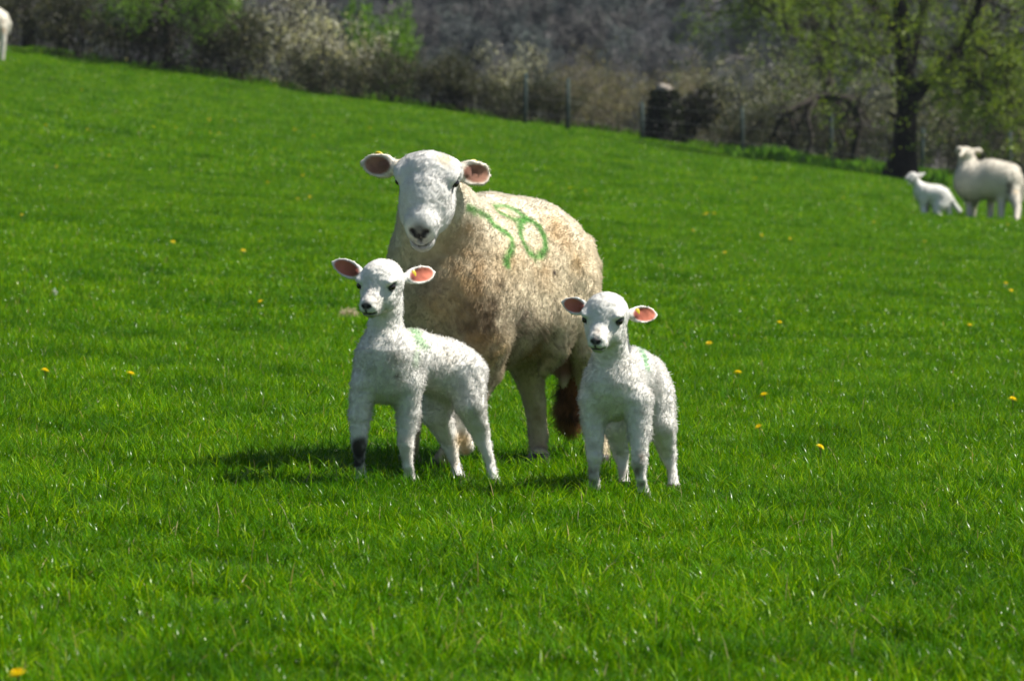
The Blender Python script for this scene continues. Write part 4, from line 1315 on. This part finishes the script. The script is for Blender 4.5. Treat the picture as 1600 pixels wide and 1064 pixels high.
d = 51.5
B = hv(118)
def dirt_far(c):
    c.dab(1577, 290, 8, (.07, .05, .035), .9, .4, 12); c.dab(1576, 300, 8, (.10, .08, .06), .8, .4, 12)
    c.dab(1588, 300, 6, (.60, .42, .20), .6); c.dab(1588, 346, 5, (.05, .04, .04), .8)
    c.dab(1514, 247, 6, (.40, .58, .40), .4)
    c.dab(1498, 236, 5, (.35, .28, .2), .7)
prims = [
    ("e", P(1520, 285, d), B, (.23, .20, .225), .06), ("e", P(1548, 280, d - .05), B, (.27, .21, .235), .06), ("e", P(1572, 284, d - .1), B, (.19, .19, .225), .06),
    ("c", [P(1515, 272, d + .05), P(1512, 255, d + .1), P(1510, 244, d + .1)], [.15, .11, .085], .06),
    ("e", P(1510, 240, d + .08), np.eye(3), (.085, .07, .075), .04),
    ("c", [P(1508, 240, d + .05), P(1500, 235, d - .02)], [.065, .045], .03),
    ("c", [P(1518, 236, d + .15), P(1530, 235, d + .2), P(1534, 237, d + .2)], [.025, .028, .015], .02),
    ("c", [P(1505, 238, d - .05), P(1500, 244, d - .14)], [.02, .02], .02),
    ("c", [P(1512, 300, d + .05), P(1514, 318, d + .05), foot(1514, d - .1)], [.08, .04, .028], .04),
    ("c", [P(1525, 305, d + .1), P(1521, 322, d + .3), foot(1521, d + .3)], [.07, .035, .026], .04),
    ("c", [P(1552, 296, d + .1), P(1548, 318, d + .1), foot(1547, d)], [.07, .042, .03], .06),
    ("c", [P(1566, 292, d - .1), P(1565, 318, d - .2), foot(1563, d - .3)], [.09, .045, .03], .07),
    ("c", [P(1582, 300, d - .2), P(1590, 325, d - .4), foot(1588, d - .6)], [.09, .04, .03], .04),
    ("c", [P(1586, 265, d - .1), P(1595, 290, d - .1), P(1594, 312, d - .1)], [.05, .05, .035], .04),
]
far_sheep("ewe", "cream ewe at the far right seen from behind with dirty rump, beyond the field", "sheep", prims, (.66, .61, .51), .013, foot(1550, d), .016, 51, dirt_far)

d = 51.0
B = hv(100)
prims = [
    ("e", P(1444, 302, d), B, (.12, .105, .115), .05), ("e", P(1460, 304, d), B, (.15, .11, .115), .05), ("e", P(1472, 309, d), B, (.11, .10, .11), .05), ("e", P(1468, 319, d - .05), B, (.10, .075, .085), .04),
    ("c", [P(1440, 298, d), P(1432, 287, d), P(1428, 278, d)], [.085, .055, .045], .03),
    ("e", P(1426, 276, d), np.eye(3), (.055, .05, .05), .02), ("c", [P(1423, 277, d), P(1418, 279, d - .03)], [.04, .026], .02),
    ("c", [P(1431, 275, d + .04), P(1438, 274, d + .06), P(1445, 271, d + .08)], [.014, .022, .008], .012),
    ("c", [P(1425, 280, d - .06), P(1420, 288, d - .06)], [.014, .012], .012),
    ("c", [P(1442, 312, d - .05), P(1442, 324, d - .05), foot(1444, d - .1)], [.055, .032, .022], .03),
    ("c", [P(1444, 312, d + .05), P(1448, 325, d + .05), foot(1447, d + .05)], [.05, .03, .022], .03),
    ("c", [P(1468, 322, d - .08), P(1462, 329, d - .10), foot(1470, d - .12)], [.055, .035, .024], .03),
    ("c", [P(1478, 315, d), P(1482, 325, d), foot(1483, d)], [.06, .035, .024], .03),
    ("c", [P(1484, 308, d), P(1491, 320, d), P(1499, 330, d)], [.03, .03, .026], .02),
]
far_sheep("lamb", "small white lamb far off on the right crouching near the foot of the big tree", "lamb", prims, (.80, .78, .73), .008, foot(1460, d), .012, 52, dens=14000)

d = 73.0
B = hv(80)
prims = [
    ("e", P(-25, 33, d), B, (.32, .24, .25), .08), ("e", P(-6, 36, d), B, (.20, .22, .25), .08), ("e", P(-50, 33, d), B, (.24, .22, .25), .08),
    ("c", [P(-72, 25, d), P(-85, 10, d)], [.13, .09], .05), ("c", [P(-86, 8, d), P(-98, 16, d)], [.08, .05], .04),
    ("c", [P(2, 45, d - .1), P(5, 62, d - .15), foot(5, d - .2)], [.10, .05, .032], .04),
    ("c", [P(-5, 45, d + .1), P(-5, 62, d + .15), foot(-5, d + .1)], [.10, .05, .032], .04),
    ("c", [P(-55, 50, d - .1), P(-56, 64, d - .1), foot(-56, d - .1)], [.08, .045, .03], .04),
    ("c", [P(-48, 50, d + .1), P(-48, 64, d + .1), foot(-48, d + .1)], [.08, .045, .03], .04),
    ("c", [P(8, 25, d), P(13, 38, d), P(12, 50, d)], [.05, .05, .04], .04),
]
def dirt_left(c):
    c.dab(5, 48, 8, (.40, .24, .10), .7); c.dab(4, 35, 7, (.45, .32, .2), .5)
far_sheep("ewe", "white sheep cut off by the left edge at the top of the slope", "sheep", prims, (.74, .70, .60), .016, foot(-20, d), .016, 53, dirt_left)

# ------------------------------------------------------------------ dandelions
def dandelion_mesh(r, n=46):
    V, F, C_ = [], [], []
    for k in range(n):
        a = k * 2.4; q = (k / n) ** .5
        el = 1.25 - 1.15 * q
        d = np.array([math.cos(a) * math.cos(el), math.sin(a) * math.cos(el), math.sin(el)])
        s = np.array([-math.sin(a), math.cos(a), 0]) * .0022
        ln = .011 + .008 * q
        p0 = d * .002; p1 = d * ln + np.array([0, 0, .002 - .004 * q])
        i = len(V)
        V += [p0 - s * .6, p0 + s * .6, p1 + s, p1 - s]; F.append([i, i + 1, i + 2, i + 3])
        cc = np.array([.86, .72, .015]) if q > .5 else np.array([.85, .62, .01])
        C_ += [cc * r.uniform(.85, 1.1)] * 4
    return mesh_np("dandelion_head", np.array(V), np.array(F), np.array(C_))
r = np.random.default_rng(77)
heads = [dandelion_mesh(r) for _ in range(3)]
for h_ in heads: h_.materials.append(M["petal"])
v, f_ = smooth_tube([[0, 0, -1], [.06, .03, -.5], [0, 0, 0]], [.045, .04, .04], 6, 3, 0)
stem_me = mesh_np("dandelion_stem", v, f_, np.tile(np.array([.16, .20, .05]), (len(v), 1)), smooth=True); stem_me.materials.append(M["leaf"])
def dandelion(u, v, label, size=1.0, group="dandelions in the meadow"):
    g = ground_hit(u, v)
    hh = min(.034 + .008 * g[1] ** .4, .060)
    # the head, not the root, is what stands at (u, v)
    d = g[1]
    for _ in range(4):
        p = P(u, v, d); e = p[2] - (float(terrain(p[0], d)) + hh)
        d = max(d + e * d / CAM_Z * .8, 5) if d < 25 else d - 0
        if d >= 25: break
    x = P(u, v, d)[0]
    z = float(terrain(x, d))
    t = thing("dandelion", label, "flower", (x, d, z), group)
    k = int(r.integers(0, 3))
    hd = link("flower_head", heads[k], None, t); hd.location = (0, 0, hh); hd.scale = (size * .85,) * 3
    hd.rotation_euler = (r.uniform(-.1, .5), r.uniform(-.3, .3), r.uniform(0, 6))
    stp = link("stem", stem_me, None, t); stp.location = (0, 0, hh); stp.scale = (.05, .05, hh)
    return t
dandelion(28, 1056, "large yellow dandelion in the bottom left corner of the picture", 1.25)
dandelion(1582, 625, "bright yellow dandelion at the right edge, level with the lambs' legs", 1.2)
dandelion(380, 408, "yellow dandelion left of the left lamb, level with its ears", 1.1)
dandelion(407, 472, "yellow dandelion left of the left lamb, level with its nose", 1.1)
dandelion(1194, 618, "yellow dandelion right of the right lamb, level with its thigh", 1.1)
dandelion(1153, 583, "yellow dandelion right of the right lamb, level with its back", 1.1)
dandelion(1186, 668, "yellow dandelion right of the right lamb, level with its knees", 1.0)
dandelion(1108, 537, "yellow dandelion just right of the right lamb's ear", 1.0)
dandelion(70, 580, "yellow dandelion near the left edge, level with the left lamb's chest", 1.1)
dandelion(204, 585, "yellow dandelion left of the left lamb, level with its chest", 1.1)
dandelion(1281, 699, "yellow dandelion far right of the right lamb's hooves", .9)
FAR_D = [(88, 272), (137, 212), (72, 205), (240, 207), (275, 208), (327, 195), (346, 196), (366, 195), (328, 216), (342, 217), (298, 218), (460, 210),
         (490, 221), (430, 242), (465, 323), (418, 296), (484, 320), (473, 285), (34, 351), (270, 394), (170, 253), (128, 148), (240, 142),
         (722, 219), (890, 303), (915, 308), (578, 208), (1083, 373), (1190, 380), (1234, 386), (1445, 389), (1100, 346), (1116, 345),
         (1132, 409), (1515, 509), (1571, 458), (1580, 470), (1218, 505), (1318, 318), (1180, 286), (1104, 345), (1575, 360), (1365, 357)]
ORD = ("first second third fourth fifth sixth seventh eighth ninth tenth eleventh twelfth thirteenth fourteenth fifteenth sixteenth "
       "seventeenth eighteenth nineteenth twentieth twenty-first twenty-second twenty-third twenty-fourth twenty-fifth twenty-sixth twenty-seventh twenty-eighth").split()
FAR_D.sort()
nl = nr = 0
for u, v in FAR_D:
    if u < 760:
        lab = "tiny yellow dandelion in the far meadow, %s from the left edge" % ORD[nl]; nl += 1
    else:
        lab = "tiny yellow dandelion in the far meadow right of the ewe, %s counted from her" % ORD[nr]; nr += 1
    dandelion(u, v, lab, r.uniform(.8, 1.2), "far dandelions in the meadow")

# tuft of shed wool and pale scraps in the grass
def wool_tuft(u, v, w, label, tint=(.70, .58, .42)):
    g = ground_hit(u, v + 8)
    t = thing("wool_tuft", label, "wool", tuple(g))
    rr = np.random.default_rng(int(u))
    segs = []
    for k in range(420 if w > .02 else 90):
        a = np.array([rr.normal(0, w * .45), rr.normal(0, w * .3), abs(rr.normal(.02, .010))])
        dd = unit(rr.normal(0, 1, 3) * [1, 1, .5])
        cur = a
        for q in range(3):
            dd = unit(dd + rr.normal(0, .6, 3)); nx = cur + dd * min(.012, w * .5)
            segs.append((cur, nx, .0007, .0007)); cur = nx
    v_, f2 = tubes(segs, 3)
    link("fibres", mesh_np("wool_tuft", v_, f2, np.tile(np.array(tint), (len(v_), 1))), M["loose_wool"], t)
wool_tuft(546, 492, .03, "pale tuft of shed wool lying in the grass left of the left lamb's chin")
wool_tuft(86, 457, .007, "small white scrap of wool in the grass near the left edge", (.8, .8, .76))
